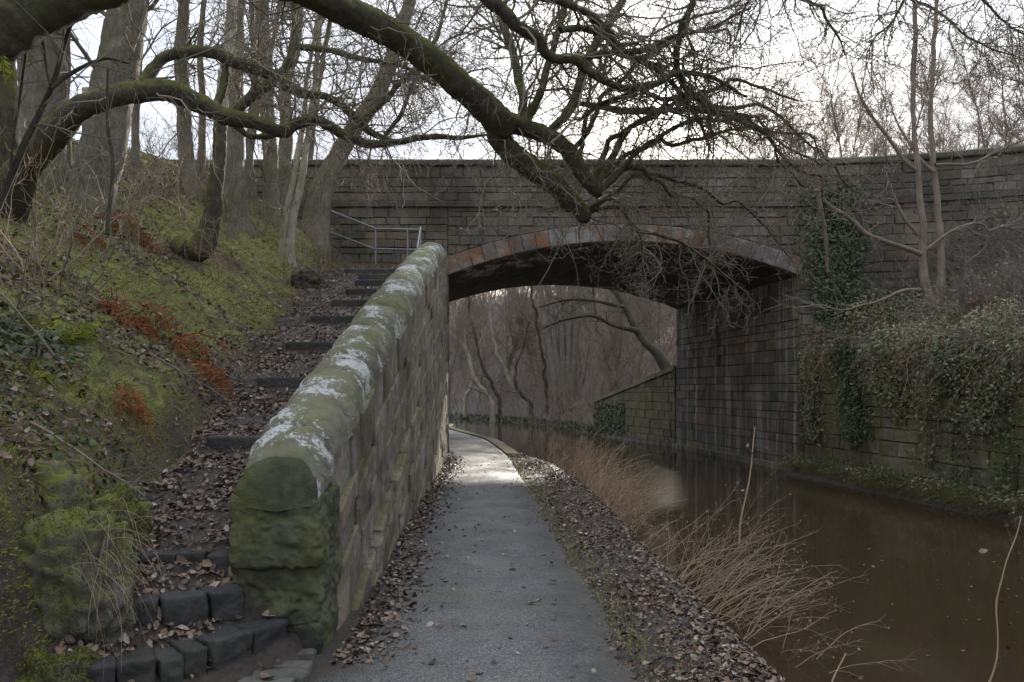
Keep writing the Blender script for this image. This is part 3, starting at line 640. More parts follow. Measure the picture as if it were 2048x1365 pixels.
# ---- the stairs
stair = thing('stone_stairway', (-2.1, 4.5, 0), 'dark worn stone stairway strewn with leaves between wall and bank', 'stairs')
def sett_row(p0, p1, bow, ztop, n, depth=.27, hgt=.2):
    p0, p1 = np.array(p0), np.array(p1); d = p1 - p0; nrm_ = np.array([d[1], -d[0]]) / np.linalg.norm(d)
    if nrm_[1] > 0: nrm_ = -nrm_
    cut = np.cumsum([0] + [random.uniform(.6, 1.6) for _ in range(n)]); cut /= cut[-1]
    cur = lambda t: p0 + d * t + nrm_ * bow * 4 * t * (1 - t)
    for t0, t1 in zip(cut[:-1], cut[1:]):
        a_, b_ = cur(t0), cur(t1); m_ = (a_ + b_) / 2; w = np.linalg.norm(b_ - a_); dp = depth * random.uniform(.85, 1.15)
        c = m_ - nrm_ * dp / 2
        block('step_stone', (c[0], c[1], ztop - hgt / 2 + random.uniform(-.03, .018)), (w * 1.0, dp, hgt), M_STEP, stair, rnd=.10, noise=.026, n=12, seed=random.randint(1, 900), nscale=7, rotz=math.atan2(b_[1] - a_[1], b_[0] - a_[0]) + random.uniform(-.04, .04))
sett_row((-2.12, 3.98), (-1.36, 4.80), .10, .20, 6)
sett_row((-2.2, 4.36), (-1.62, 4.76), .05, .40, 4, .28)
sett_row((-2.5, 4.9), (-1.68, 4.95), .02, .60, 4, .28)
for i, y in enumerate(STEPY):
    z = .3 * y - .869; x1 = float(xw(y)) - WT - .0; w = [.9, 1.0, 1.1, 1.15, 1.1, 1.05, 1.05, 1.1, 1.5][i]
    block('step', (x1 - w / 2, y + .14, z - .09), (w, .30, .19), M_STEP, stair, rnd=.10, noise=.014, n=10, seed=60 + i, nscale=5, rotz=random.uniform(-.02, .03))
for i, (px, py, w, d_) in enumerate(((560, 1352, .30, .13), (575, 1333, .27, .11), (597, 1318, .2, .09), (530, 1372, .3, .12))):
    P = hit(px, py); o = block('paving_sett', (P[0], P[1], -.022), (w, d_, .10), M_SETT, None, rnd=.2, noise=.012, n=8, seed=80 + i, nscale=8, rotz=-.05)
    tag(o, ['pale flat paving sett at the foot of the wall, middle one of the row', 'pale narrow paving sett below the wall end, second from the wall', 'small pitted pale paving sett touching the wall end', 'pale paving sett farthest from the wall end in its row'][i], 'paving stone', 'setts set flush by the wall end')
# boulders edging the stairs
for (c, dm, sd, rz, lb) in (((-2.98, 4.12, .42), (.62, .66, 1.1), 10, .4, 'upright mossy rock face rising behind the squat boulder'), ((-3.45, 4.5, .8), (.8, .8, 1.2), 12, .2, 'mossy rock outcrop topping the boulders under the leafy bank'), ((-2.46, 4.42, .40), (.62, .62, .98), 5, .2, 'large mossy boulder edging the lowest stairs, taller than wide'),
                            ((-2.95, 4.75, .62), (.75, .8, .95), 6, .5, 'rounded boulder fully capped in moss behind the tall one'),
                            ((-2.30, 4.02, .06), (.36, .36, .34), 7, .3, 'small grey boulder at the foot of the lowest step'),
                            ((-2.75, 4.08, .16), (.6, .5, .6), 8, .9, 'squat mossy boulder half buried below the tall one'),
                            ((-2.62, 5.05, .70), (.42, .5, .5), 9, .1, 'mossy stone block propping the bank beside the third step')):
    v, q = rblock(c, dm, rnd=.6, noise=.13, n=34, seed=sd, nscale=3.4, rotz=rz); tag(mk('mossy_boulder', v, q, mat=M_BOULDER), lb, 'boulder', 'boulders edging the stairs')

# ---- retaining wall of the far bank, and the low wing wall past the bridge
rwall = thing('retaining_wall', (8, 13, WZ), 'tall ivy-hung stone retaining wall rising from the canal', 'wall')
r0 = np.array([10.4, -3.5]); r1 = np.array([7.2, 19.6]); rl = np.linalg.norm(r1 - r0); ru = (r1 - r0) / rl; rn = np.array([-ru[1], ru[0]])
def wmap(a, b, n): p = r0 + ru * a + rn * n; return np.array([p[0], p[1], b])
cv, cf = [], []
cq(wmap(0, -1, 0), wmap(rl, -1, 0), wmap(rl, 2.5, 0), wmap(0, 2.2, 0)); cq(wmap(0, 2.2, 0), wmap(rl, 2.5, 0), wmap(rl, 2.5, -.45), wmap(0, 2.2, -.45)); poly_obj('rubble_core', cv, cf, M_CORE, rwall)
for P in courses(11.5, rl, -.7, 2.5, .26, .6, gap=.006, jit=.03):
    poly_obj('wall_stone', *stone_geo(P, wmap, .03 + random.uniform(-.015, .02), .02), M_RETAIN, rwall)
joined('lower_stonework', [stone_geo(P, wmap, .03 + random.uniform(-.015, .02), .02) for P in courses(0, 11.5, -.7, 2.3, .26, .6)], M_RETAIN, rwall)
# earth ledge at the wall's foot
led = []
for a in np.arange(8, rl, .15):
    for k in range(6):
        n = .03 + .55 * k / 5; led.append(wmap(a, WZ + .20 * (1 - (k / 5) ** 2) - (.12 if k == 5 else 0) + .10 * (fbm(np.array([a, k * .3, 0]), 1.5, 3, 5) - .5), n * (1.0 + .5 * (fbm(np.array([a, 0, 3.]), .9, 3, 8) - .5))))
li = np.arange(len(led)).reshape(-1, 6)
tag(mk('bank_ledge', np.array(led), np.stack([li[:-1, :-1], li[1:, :-1], li[1:, 1:], li[:-1, 1:]], -1).reshape(-1, 4), mat=M_GROUND), 'narrow earth ledge along the foot of the retaining wall', None, kind='structure')
wing = thing('wing_wall', (4.8, 32, WZ), 'low mossy wing wall sloping down beyond the arch', 'wall')
q0 = np.array([5.80, 28.42]); q1 = np.array([3.75, 36.2]); ql = np.linalg.norm(q1 - q0); qu = (q1 - q0) / ql; qn = np.array([-qu[1], qu[0]])
def qmap(a, b, n): p = q0 + qu * a + qn * n; return np.array([p[0], p[1], b])
cv, cf = [], []
cq(qmap(0, -1, 0), qmap(ql, -1, 0), qmap(ql, .9, 0), qmap(0, 2.2, 0)); cq(qmap(0, 2.2, 0), qmap(ql, .9, 0), qmap(ql, .9, -.5), qmap(0, 2.2, -.5)); cq(qmap(ql, -1, 0), qmap(ql, -1, -.5), qmap(ql, .9, -.5), qmap(ql, .9, 0)); poly_obj('rubble_core', cv, cf, M_CORE, wing)
for P in courses(0, ql, -.7, 2.3, .28, .65):
    P = clip_poly(P, -(2.25 - .95) / ql, -1, -2.25)
    if len(P) >= 3 and area(P) > .01: poly_obj('wall_stone', *stone_geo(P, qmap, .03 + random.uniform(-.015, .015), .016), M_RETAIN, wing)
k = 0
while k < ql:
    w = random.uniform(.6, 1.0); z0 = 2.25 - 1.3 * k / ql; z1 = 2.25 - 1.3 * min(k + w, ql) / ql
    v = [qmap(k + .005, z0, .08), qmap(k + w - .005, z1, .08), qmap(k + w - .005, z1 + .16, .06), qmap(k + .005, z0 + .16, .06), qmap(k + .005, z0, -.5), qmap(k + w - .005, z1, -.5), qmap(k + w - .005, z1 + .16, -.5), qmap(k + .005, z0 + .16, -.5)]
    poly_obj('coping_stone', v, [[0, 1, 2, 3], [3, 2, 6, 7], [0, 3, 7, 4], [1, 5, 6, 2], [4, 7, 6, 5]], M_RETAIN, wing); k += w

# ---- kerb of the towpath under the arch
kerb = thing('canal_kerb', (-.3, 20, 0), 'stone canal kerb along the towpath edge below the arch', 'kerb')
y = 19.3
while y < 33:
    w = random.uniform(.7, 1.1); x0, x1 = float(path_right(y)), float(path_right(y + w))
    v = [(x0 - .02, y + .005, .03), (x0 + .30, y + .005, .025), (x1 + .30, y + w - .005, .025), (x1 - .02, y + w - .005, .03), (x0 + .32, y + .005, -.7), (x1 + .32, y + w - .005, -.7)]
    poly_obj('kerb_stone', v, [[0, 1, 2, 3], [1, 4, 5, 2], [0, 4, 1], [3, 2, 5]], M_SETT if random.random() < .3 else M_RETAIN, kerb); y += w
# ---- handrail on the landing
def bar(p, q, r, S=8):
    p, q = np.array(p, float), np.array(q, float); t = nz(q - p); u = nz(np.cross(t, [0.3, 0.2, 1.0])); w = np.cross(t, u); v = []
    for c, rr in ((p, r), (q, r)):
        for k in range(S): v.append(c + rr * (math.cos(2 * math.pi * k / S) * u + math.sin(2 * math.pi * k / S) * w))
    return np.array(v), [(k, (k + 1) % S, S + (k + 1) % S, S + k) for k in range(S)]
rail = thing('handrail', tuple(pix(835, 520, 18.0)), 'galvanised steel handrail with two bars on the landing at the stair top', 'handrail')
def rbar(name, a, b, r=.024): v, q = bar(a, b, r); return mk(name, v, q, mat=M_METAL, parent=rail)
A, B, C = pix(841, 460, 18.0), pix(751, 458, 18.2), pix(655, 420, 18.8); A2, B2, C2 = pix(836, 500, 18.0), pix(748, 498, 18.2), pix(640, 457, 18.8)
rbar('top_rail', A, B); rbar('top_rail', B, C); rbar('lower_rail', A2, B2, .02); rbar('lower_rail', B2, C2, .02)
rbar('end_rail', A + [0, 0, .05], pix(834, 503, 17.3), .026)
for p in (A, B, C, pix(815, 460, 18.05)):
    g = float(H(np.array([p[0]]), np.array([p[1]]))[0]); rbar('post', (p[0], p[1], p[2] + (.06 if p is A else 0)), (p[0], p[1], g - .1))
# ---- timber board between the trunks on the bank top
bp = pix(188, 212, 22); board = thing('timber_board', tuple(bp), 'small pale timber board on posts seen between the big trunks', 'board')
g0 = float(H(np.array([bp[0]]), np.array([22.0]))[0])
for dx in (-.28, .28): v, q = rblock((bp[0] + dx, 22.02, (g0 + bp[2]) / 2), (.09, .09, abs(bp[2] - g0) + .4), rnd=.05, noise=.004, n=3); mk('post', v, q, mat=M_TIMBER, parent=board)
for k in range(4): v, q = rblock((bp[0], 21.95, bp[2] + .06 + .125 * k), (.62, .03, .115), rnd=.06, noise=.003, n=3, seed=k); mk('plank', v, q, mat=M_TIMBER, parent=board)
# ------------------------------------------------------------------ growing things
def tubes(sets):
    parts = []
    for pts, rad, S in sets:
        pts = np.asarray(pts, float); rad = np.asarray(rad, float); N, K, _ = pts.shape
        if N == 0: continue
        t = nz(np.gradient(pts, axis=1)); m = nz(pts[:, -1] - pts[:, 0])
        ref = np.where(np.abs(m[:, 2:3]) > .75, np.array([[1., 0.13, 0]]), np.array([[0.1, 0.07, 1.]]))[:, None, :]
        u = nz(np.cross(t, np.broadcast_to(ref, t.shape))); w = np.cross(t, u); a = 2 * np.pi * np.arange(S) / S
        v = pts[:, :, None, :] + rad[:, :, None, None] * (np.cos(a)[None, None, :, None] * u[:, :, None, :] + np.sin(a)[None, None, :, None] * w[:, :, None, :])
        i = np.arange(N * K * S).reshape(N, K, S); j = np.roll(i, -1, axis=2)
        parts.append((v.reshape(-1, 3), np.stack([i[:, :-1], j[:, :-1], j[:, 1:], i[:, 1:]], -1).reshape(-1, 4), None))
    return cat_mesh(parts)
def grow(P, D, L, R, K, wob=.25, trop=(0, 0, 0), end=.25, rng=RNG):
    N = len(P); pts = np.zeros((N, K, 3)); pts[:, 0] = P; d = nz(np.asarray(D, float)); st = (np.asarray(L) / (K - 1))[:, None]; trop = np.asarray(trop, float)
    for k in range(1, K):
        d = nz(d + rng.normal(0, wob, (N, 3)) + trop); pts[:, k] = pts[:, k - 1] + d * st
    rad = np.asarray(R)[:, None] * np.linspace(1, end, K)[None]
    return pts, rad
def spawn(pts, rad, n, t0=.2, t1=1.0, ang=.9, sd=.25, Lk=(.3, .6), absL=None, rk=.55, rmin=.0012, rmax=9, up=0.0, rng=RNG):
    N, K, _ = pts.shape; i = np.repeat(np.arange(N), n); M = len(i); t = rng.uniform(t0, t1, M) * (K - 1); k = np.clip(t.astype(int), 0, K - 2); f = (t - k)[:, None]
    P = pts[i, k] * (1 - f) + pts[i, k + 1] * f; T = nz(pts[i, k + 1] - pts[i, k]); r = rad[i, k] * (1 - f[:, 0]) + rad[i, k + 1] * f[:, 0]
    q = nz(np.cross(T, rng.normal(size=(M, 3)))); a = rng.normal(ang, sd, M)[:, None]
    D = nz(T * np.cos(a) + q * np.sin(a) + np.array([0, 0, up]))
    ln = np.linalg.norm(np.diff(pts, axis=1), axis=2).sum(1)[i]
    L = (rng.uniform(*absL, M) if absL else ln * rng.uniform(*Lk, M)) * (1 - .45 * (t / (K - 1)) if not absL else 1)
    return P, D, L, np.clip(r * rk, rmin, rmax)
def limb(px, Y, K=40, rough=.06, extra=None, wscale=1.0, seed=0, wig=.05):      # px: (x, y, width); Y: depth per point or (start, end)
    px = np.array(px, float); n = len(px); Ys = np.interp(np.arange(n), np.linspace(0, n - 1, len(Y)), Y)
    W = np.array([np.append(pix(x, y, d), w * wscale * d / F / 2) for (x, y, w), d in zip(px, Ys)])
    if extra is not None: W = np.vstack([W, np.array(extra, float)])
    C = catmull(W, K); C[:, 3] = np.maximum(C[:, 3], .0015)
    t_ = np.linspace(0, 1, K)[:, None]; wv = np.stack([fbm(C[:, :3] + seed + 31 * a, 1.7, 3, seed + a) for a in range(3)], -1) - .5
    C[:, :3] += wv * 2 * wig * np.minimum(1, t_ * 6)
    C[:, 3] *= 1 + rough * 2 * (fbm(C[:, :3] + seed, 2.2, 3, seed + 5) - .5)
    return C
def limb_mesh(Cs, S=14, bump=.08):
    parts = []
    for C in Cs:
        if S >= 14: C = catmull(C, len(C) * 2); S2 = int(S * 1.5)
        else: S2 = S
        C = np.asarray(C); C[:, 3] = np.maximum(C[:, 3], .001)
        v, q, _ = tubes([(C[None, :, :3], C[None, :, 3], S2)]); r = np.repeat(C[:, 3], S2)
        ax = np.repeat(C[:, :3], S2, axis=0); v = v + nz(v - ax) * (r * bump * 2 * (fbm(v, 9.0, 3, 2) - .5) + np.minimum(r * .35, .02) * (fbm(v, 28.0, 3, 6) - .5) * 2)[:, None]
        c = len(v); v = np.vstack([v, C[-1:, :3] + (C[-1:, :3] - C[-2:-1, :3]) * .3]); t = [(c - S2 + k, c - S2 + (k + 1) % S2, c) for k in range(S2)]
        parts.append((v, q, np.array(t)))
    return cat_mesh(parts)
def as_set(Cs, K=24):
    o = np.array([catmull(C, K) for C in Cs]); return o[:, :, :3], np.maximum(o[:, :, 3], .001)
def twig_levels(base, spec, rng=RNG):
    """base: (pts, rad); spec: list of dict for each level -> list of (pts, rad, S)"""
    out = []; cur = base
    for s in spec:
        s = dict(s); K, S, wob, trop, end = s.pop('K', 6), s.pop('S', 4), s.pop('wob', .25), s.pop('trop', (0, 0, 0)), s.pop('end', .3)
        P, D, L, R = spawn(cur[0], cur[1], rng=rng, **s); cur = grow(P, D, L, R, K, wob, trop, end, rng); out.append((cur[0], cur[1], S))
    return out
def tree(name, base, label, group, trunk, bark, twig, spec, twig_base=None, S=14, cat='tree', bump=.08):
    o = thing(name, tuple(base), label, cat, group)
    v, q, t = limb_mesh(trunk, S, bump); mk('trunk', v, q, t, bark, o)
    if spec:
        sets = twig_levels(twig_base or as_set(trunk), spec); v, q, t = tubes(sets); mk('crown', v, q, t, twig, o)
    return o
def rgen(s): return np.random.default_rng(s)

# ---- the great overhanging tree: trunk beside the bank, one arched limb over the path
G = 'bare trees on the bank beside the stairs'
b0 = np.array([-5.3, 4.2, 0.]); b0[2] = float(H(b0[:1], b0[1:2])[0])
LA = limb([(-400, 300, 230), (-240, 190, 185), (-90, 108, 150), (0, 52, 128), (110, -6, 112), (224, -44, 100), (330, -70, 90), (450, -72, 78), (560, -40, 68), (640, -6, 60), (720, 26, 60), (800, 76, 57), (870, 128, 55), (930, 180, 54), (985, 232, 56), (1010, 262, 46)], (4.6, 5.0, 5.3, 5.6, 6.2, 6.9, 7.3, 7.7), K=90, seed=1)
tr0 = np.array([[b0[0] - .1, b0[1] - .15, b0[2] - .5, .62], [b0[0] - .05, b0[1] - .1, b0[2] + .3, .50], [LA[0][0] - .7, LA[0][1] - .1, LA[0][2] - .1, .46], list(LA[0]), list(LA[4])]); TR = catmull(tr0, 20)
L_up = limb([(985, 230, 46), (1030, 248, 38), (1080, 265, 33), (1135, 300, 32), (1165, 345, 30), (1190, 378, 28), (1200, 388, 15)], (7.7, 8.0), K=34, seed=2)
L_lo = limb([(985, 232, 54), (1010, 285, 46), (1050, 325, 44), (1100, 360, 42), (1140, 400, 38), (1165, 432, 30), (1167, 438, 20)], (7.7, 8.1), K=34, seed=3)
u1 = limb([(1045, 250, 22), (1042, 205, 18), (1030, 130, 17), (1010, 60, 16), (985, 0, 14), (960, -60, 10)], (7.8, 8.1), K=26, seed=4)
u2 = limb([(1052, 246, 20), (1082, 180, 16), (1105, 110, 15), (1125, 30, 13), (1140, -50, 9)], (7.85, 8.4), K=26, seed=5)
u3 = limb([(1100, 262, 14), (1145, 205, 20), (1168, 140, 20), (1200, 70, 18), (1240, 0, 15), (1270, -60, 10)], (7.9, 8.8), K=26, seed=6)
arcs = [limb(p, y, K=32, rough=.1, seed=20 + i, wig=.26) for i, (p, y) in enumerate([
    ([(1185, 372, 15), (1220, 320, 12), (1280, 265, 10), (1360, 225, 8), (1460, 215, 7), (1560, 250, 5), (1640, 310, 3)], (8.0, 8.8)),
    ([(1192, 378, 16), (1245, 290, 13), (1310, 230, 11), (1420, 205, 9), (1540, 225, 7), (1660, 300, 4), (1720, 380, 2)], (8.0, 9.2)),
    ([(1196, 384, 14), (1270, 330, 11), (1350, 290, 9), (1440, 270, 7), (1540, 300, 5), (1620, 370, 3)], (8.0, 8.5)),
    ([(1198, 386, 12), (1260, 352, 9), (1330, 350, 7), (1400, 400, 5), (1430, 480, 4), (1440, 560, 2)], (8.0, 8.6)),
    ([(1166, 432, 14), (1200, 395, 9), (1260, 350, 8), (1350, 345, 7), (1440, 372, 6), (1520, 430, 4), (1590, 520, 2)], (8.1, 9.0)),
    ([(1168, 430, 12), (1230, 400, 8), (1290, 440, 7), (1370, 500, 6), (1440, 560, 4), (1480, 620, 2)], (8.1, 8.3)),
    ([(1160, 425, 10), (1205, 408, 7), (1240, 430, 6), (1262, 480, 5), (1285, 545, 3), (1300, 590, 2)], (8.1, 7.9)),
    ([(1140, 310, 12), (1200, 240, 10), (1260, 150, 9), (1330, 80, 8), (1400, 20, 6), (1480, -20, 4)], (7.9, 8.8)),
    ([(1150, 320, 10), (1230, 235, 9), (1300, 195, 10), (1400, 185, 9), (1500, 190, 7), (1600, 210, 4)], (7.9, 8.6)),
    ([(1188, 372, 11), (1300, 285, 9), (1420, 245, 8), (1530, 270, 7), (1600, 340, 5), (1650, 440, 3)], (8.0, 9.4))])]
T3 = limb([(880, -110, 40), (960, -25, 34), (1030, 42, 30), (1082, 66, 26), (1104, 104, 24), (1150, 118, 22), (1180, 145, 21), (1235, 178, 17), (1290, 178, 14), (1350, 152, 13), (1420, 150, 10), (1500, 190, 6)], (6.6, 8.0), K=60, seed=7, wscale=.85, wig=.10)
T3b = limb([(1380, -60, 17), (1385, 10, 16), (1362, 70, 15), (1358, 140, 14), (1395, 190, 12), (1450, 235, 9), (1540, 270, 6), (1640, 330, 3)], (7.4, 8.4), K=40, seed=8, wscale=.85, wig=.10)
T3c = limb([(1150, 118, 13), (1210, 105, 12), (1290, 98, 11), (1345, 70, 9), (1400, 60, 7), (1500, 20, 5)], (7.4, 7.9), K=26, seed=9)
T3d = limb([(1120, 60, 14), (1190, 60, 12), (1260, 110, 12), (1330, 152, 10), (1390, 230, 8), (1420, 300, 5)], (7.4, 8.3), K=26, seed=10)
T3e = limb([(1147, 205, 8), (1180, 212, 12), (1230, 218, 13), (1320, 225, 12), (1400, 222, 9), (1500, 240, 6)], (8.2, 8.6), K=26, seed=11)
lk1 = limb([(985, -60, 12), (1060, -10, 16), (1150, 20, 15), (1220, 70, 14), (1245, 110, 12), (1330, 130, 8)], (7.0, 8.0), K=26, seed=12)
xt = [limb(p, y, K=28, seed=150 + i, wig=.12) for i, (p, y) in enumerate((([(1380, -60, 15), (1500, -100, 13), (1700, -112, 11), (1900, -100, 9), (2100, -80, 6)], (7.4, 7.2)), ([(1480, -96, 9), (1560, -20, 8), (1640, 20, 6), (1690, 75, 4), (1700, 110, 2)], (7.4, 7.6)), ([(1690, -112, 9), (1780, -20, 7), (1870, 20, 6), (1950, 75, 4), (2040, 105, 3)], (7.3, 7.4)),
    ([(1880, -102, 7), (1950, -10, 6), (2010, 50, 4), (2080, 75, 3)], (7.2, 7.3)), ([(1790, -108, 7), (1810, -20, 6), (1790, 40, 4), (1750, 90, 3)], (7.25, 7.3)), ([(1580, -104, 7), (1550, -30, 6), (1500, 20, 5), (1470, 90, 3)], (7.35, 7.6))))]
OT = [LA, L_up, L_lo, u1, u2, u3, T3, T3b, T3c, T3d, T3e, lk1]
over = thing('overhanging_tree', tuple(b0), 'huge mossy tree on the bank whose arched limb reaches over the towpath', 'tree', None)
v, q, t = limb_mesh([TR], 18, .1); mk('trunk', v, q, t, M_BOUGH, over)
for C, nm in ((LA, 'bough'), (L_up, 'bough'), (L_lo, 'bough'), (T3, 'bough'), (T3b, 'bough')): v, q, t = limb_mesh([C], 18, .11); mk(nm, v, q, t, M_BOUGH, over)
for C in [u1, u2, u3, T3c, T3d, T3e, lk1] + xt: v, q, t = limb_mesh([C], 10, .1); mk('branch', v, q, t, M_BOUGH, over)
for C in arcs: v, q, t = limb_mesh([C], 7, .1); mk('branch', v, q, t, M_DARK, over)
R_ = rgen(3)
hang = as_set(arcs, 22)
sets = twig_levels(hang, [dict(n=34, t0=.12, ang=.9, absL=(.18, 1.0), rk=.7, rmin=.0036, rmax=.0065, wob=.30, trop=(0, 0, -.05), K=8, S=4), dict(n=7, t0=.1, ang=1.0, absL=(.06, .34), rk=.7, rmin=.0026, wob=.35, K=5, S=3), dict(n=3, t0=.1, ang=1.0, absL=(.02, .08), rk=.9, rmin=.0028, wob=.2, K=3, S=3, end=.7)], R_)
upb = as_set([u1, u2, u3, T3, T3b, T3c, T3d, T3e, lk1] + xt[1:], 26)
sets += twig_levels(upb, [dict(n=22, t0=.1, ang=1.0, absL=(.35, 1.6), rk=.45, rmin=.006, rmax=.014, wob=.24, K=9, S=4), dict(n=8, t0=.1, ang=.95, absL=(.12, .6), rk=.6, rmin=.0034, rmax=.007, wob=.35, K=6, S=3), dict(n=3, t0=.1, ang=1.0, absL=(.04, .2), rk=.8, rmin=.0028, wob=.3, K=4, S=3, end=.6)], R_)
bo = as_set([LA[45:], L_up, L_lo], 30)
sets += twig_levels(bo, [dict(n=22, t0=.02, ang=1.2, absL=(.3, 1.3), rk=.12, rmin=.0055, rmax=.009, wob=.28, trop=(0, 0, -.04), K=8, S=4), dict(n=8, t0=.1, ang=.9, absL=(.1, .5), rk=.6, rmin=.0038, wob=.35, K=6, S=3), dict(n=4, t0=.1, ang=1, absL=(.03, .12), rk=.8, rmin=.0026, wob=.3, K=3, S=3, end=.6)], R_)
v, q, t = tubes(sets); mk('crown', v, q, t, M_TWIG, over)

# ---- the low sprawling mossy tree
s0 = hit(15, 430)
S1 = limb([(-10, 470, 110), (20, 395, 84), (52, 335, 68), (95, 285, 62), (150, 222, 52), (200, 198, 46), (262, 184, 48), (330, 182, 46), (375, 198, 43), (450, 228, 38), (520, 246, 32), (570, 266, 26), (590, 252, 24), (640, 246, 22), (690, 268, 20), (760, 290, 17), (860, 276, 13), (950, 272, 8), (1010, 262, 3)], (s0[1], 8.6, 9.0, 9.4, 9.8), K=90, seed=31, rough=.12, wig=.07, wscale=.9)
S2 = limb([(285, 178, 30), (300, 150, 24), (330, 118, 22), (380, 106, 22), (425, 104, 24), (480, 124, 26), (545, 146, 24), (605, 186, 19), (650, 190, 16), (695, 222, 16), (735, 262, 14), (780, 286, 11)], (9.05, 9.7), K=50, seed=32, rough=.09)
S3 = limb([(465, 232, 22), (500, 195, 20), (545, 165, 18), (580, 130, 17), (592, 70, 16), (590, 0, 15), (600, -80, 11)], (9.3, 9.7), K=30, seed=33)
S4 = limb([(430, 215, 16), (448, 165, 15), (458, 110, 10)], (9.25, 9.4), K=14, seed=34)
S5 = limb([(570, 262, 18), (505, 272, 10), (470, 250, 14)], (9.45, 9.3), K=14, seed=35)
S6 = limb([(700, 268, 13), (735, 235, 13), (780, 190, 12), (840, 130, 10), (880, 60, 8), (900, -20, 5)], (9.5, 10.2), K=26, seed=36)
S7 = limb([(600, 95, 12), (660, 100, 12), (720, 118, 11), (800, 128, 8), (870, 170, 5)], (9.6, 9.9), K=24, seed=37)
S8 = limb([(760, 290, 9), (800, 230, 9), (815, 190, 8), (830, 150, 6), (870, 110, 4)], (9.7, 9.9), K=18, seed=38)
low = thing('sprawling_tree', tuple(s0), 'low mossy tree sprawling sideways from the bank across the stairs', 'tree')
v, q, t = limb_mesh([S1], 16, .12); mk('trunk', v, q, t, M_BOUGH, low)
for C in (S2, S3, S4, S5, S6, S7, S8): v, q, t = limb_mesh([C], 10, .12); mk('branch', v, q, t, M_BOUGH, low)
sets = twig_levels(as_set([S1[20:], S2, S3, S6, S7, S8], 40), [dict(n=38, t0=.08, ang=1.15, absL=(.3, 1.7), rk=.25, rmin=.006, rmax=.012, wob=.22, trop=(0, 0, .01), K=9, S=4), dict(n=8, t0=.1, ang=.9, absL=(.12, .7), rk=.6, rmin=.004, wob=.3, K=6, S=3), dict(n=4, t0=.1, ang=.9, absL=(.04, .25), rk=.8, rmin=.003, wob=.3, K=4, S=3)], rgen(4))
v, q, t = tubes(sets); mk('crown', v, q, t, M_TWIG, low)

M_DARKP = bark_mat('dark_plain_bark', (0.03, 0.026, 0.022), (0.07, 0.06, 0.05), moss=.15, green=.1)
# ---- trunks on the bank
def up_tree(name, label, px, Yd=None, bark=M_BARK, twig=M_TWIG, seed=0, up=2.6, lean=0.0, br=12, dens=1.0, wsc=1.0, foot=1.55, group=G, extra=(), K=60, S=14, sink=60, low=0):
    x, y, w = px[0]; b = hit(x, y); Y = b[1] if Yd is None else Yd
    pts = [(x, y + sink, w * foot * 1.2), (x, y + 8, w * (1 + (foot - 1) * .7)), (x * .75 + px[1][0] * .25, y * .75 + px[1][1] * .25, (w + px[1][2]) / 2 * 1.02)] + [(a, c, d) for a, c, d in px[1:]]
    C0 = limb(pts, (Y, Y), K=8); last, prev = C0[-1], None
    e = pix(px[-1][0], px[-1][1], Y); e2 = pix(px[-2][0], px[-2][1], Y); dr_ = nz(e - e2); wl_ = px[-1][2] * Y / F / 2
    ext = [list(e + (dr_ * .6 + np.array([lean, 0, .5])) * up * k) + [wl_ * (1 - .38 * k)] for k in (.33, .66, 1.0)]
    C = limb(pts, (Y, Y), K=K, extra=ext, wscale=wsc, seed=seed); r = rgen(seed)
    o = thing(name, tuple(b), label, 'tree', group); v, q, t = limb_mesh([C] + [limb(p, (Y, Y2), K=24, seed=seed + 9) for p, Y2 in extra], S, .07); mk('trunk', v, q, t, bark, o)
    if low:
        Cl = C[:int(K * low)].copy(); Cl[:, 3] *= np.linspace(1.14, 1.03, len(Cl)); v, q, t = limb_mesh([Cl], S, .16); mk('mossy_base', v, q, t, M_BOUGH, o)
    n1 = max(3, int(br * dens)); wr = C[-1, 3]
    sets = twig_levels(as_set([C[int(K * .30):]], 40), [dict(n=n1, t0=.0, ang=.85, sd=.2, absL=(.9, 2.6), rk=.35, rmin=.010, rmax=.04, wob=.16, trop=(0, 0, .04), K=10, S=5), dict(n=9, t0=.15, ang=.75, absL=(.35, 1.3), rk=.55, rmin=.007, rmax=.015, wob=.22, K=7, S=4), dict(n=6, t0=.1, ang=.8, absL=(.15, .6), rk=.6, rmin=.0045, wob=.25, K=5, S=3)], r)
    v, q, t = tubes(sets); mk('crown', v, q, t, twig, o); return o
up_tree('bank_tree', 'massive grey trunk half hidden behind the great dark limb', [(78, 335, 105), (80, 260, 90), (84, 160, 86), (86, 60, 84), (86, -60, 80)], seed=41, bark=M_BARK, br=6, foot=1.3)
up_tree('bank_tree', 'dark trunk standing against the root of the sprawling tree', [(8, 430, 75), (12, 330, 60), (8, 220, 56), (0, 100, 54), (-10, -30, 50)], seed=42, bark=M_DARK, br=5, foot=1.3)
up_tree('bank_tree', 'thick leaning grey trunk with flared mossy foot at the bank top', [(178, 400, 92), (196, 330, 86), (214, 250, 84), (232, 150, 80), (250, 60, 74), (262, -30, 72)], seed=43, bark=M_BARK, br=10, foot=1.35)
up_tree('bank_tree', 'slim forked grey trunk beyond the big leaning one', [(385, 385, 34), (372, 310, 30), (366, 220, 28), (362, 120, 26), (366, 30, 22), (372, -40, 20)], seed=44, br=14, extra=[([(366, 200, 18), (395, 130, 16), (420, 60, 14), (455, -40, 9)], None)] if False else ())
up_tree('bank_tree', 'slender pale trunk curving from a dark hooked mossy base', [(350, 486, 34), (366, 503, 44), (390, 503, 47), (411, 480, 40), (424, 428, 31), (433, 350, 26), (441, 260, 25), (450, 150, 23), (462, 50, 21), (470, -40, 19)], seed=45, bark=M_PALE, br=7, foot=1.0, sink=3, low=.34, Yd=hit(392, 516)[1] - .12)
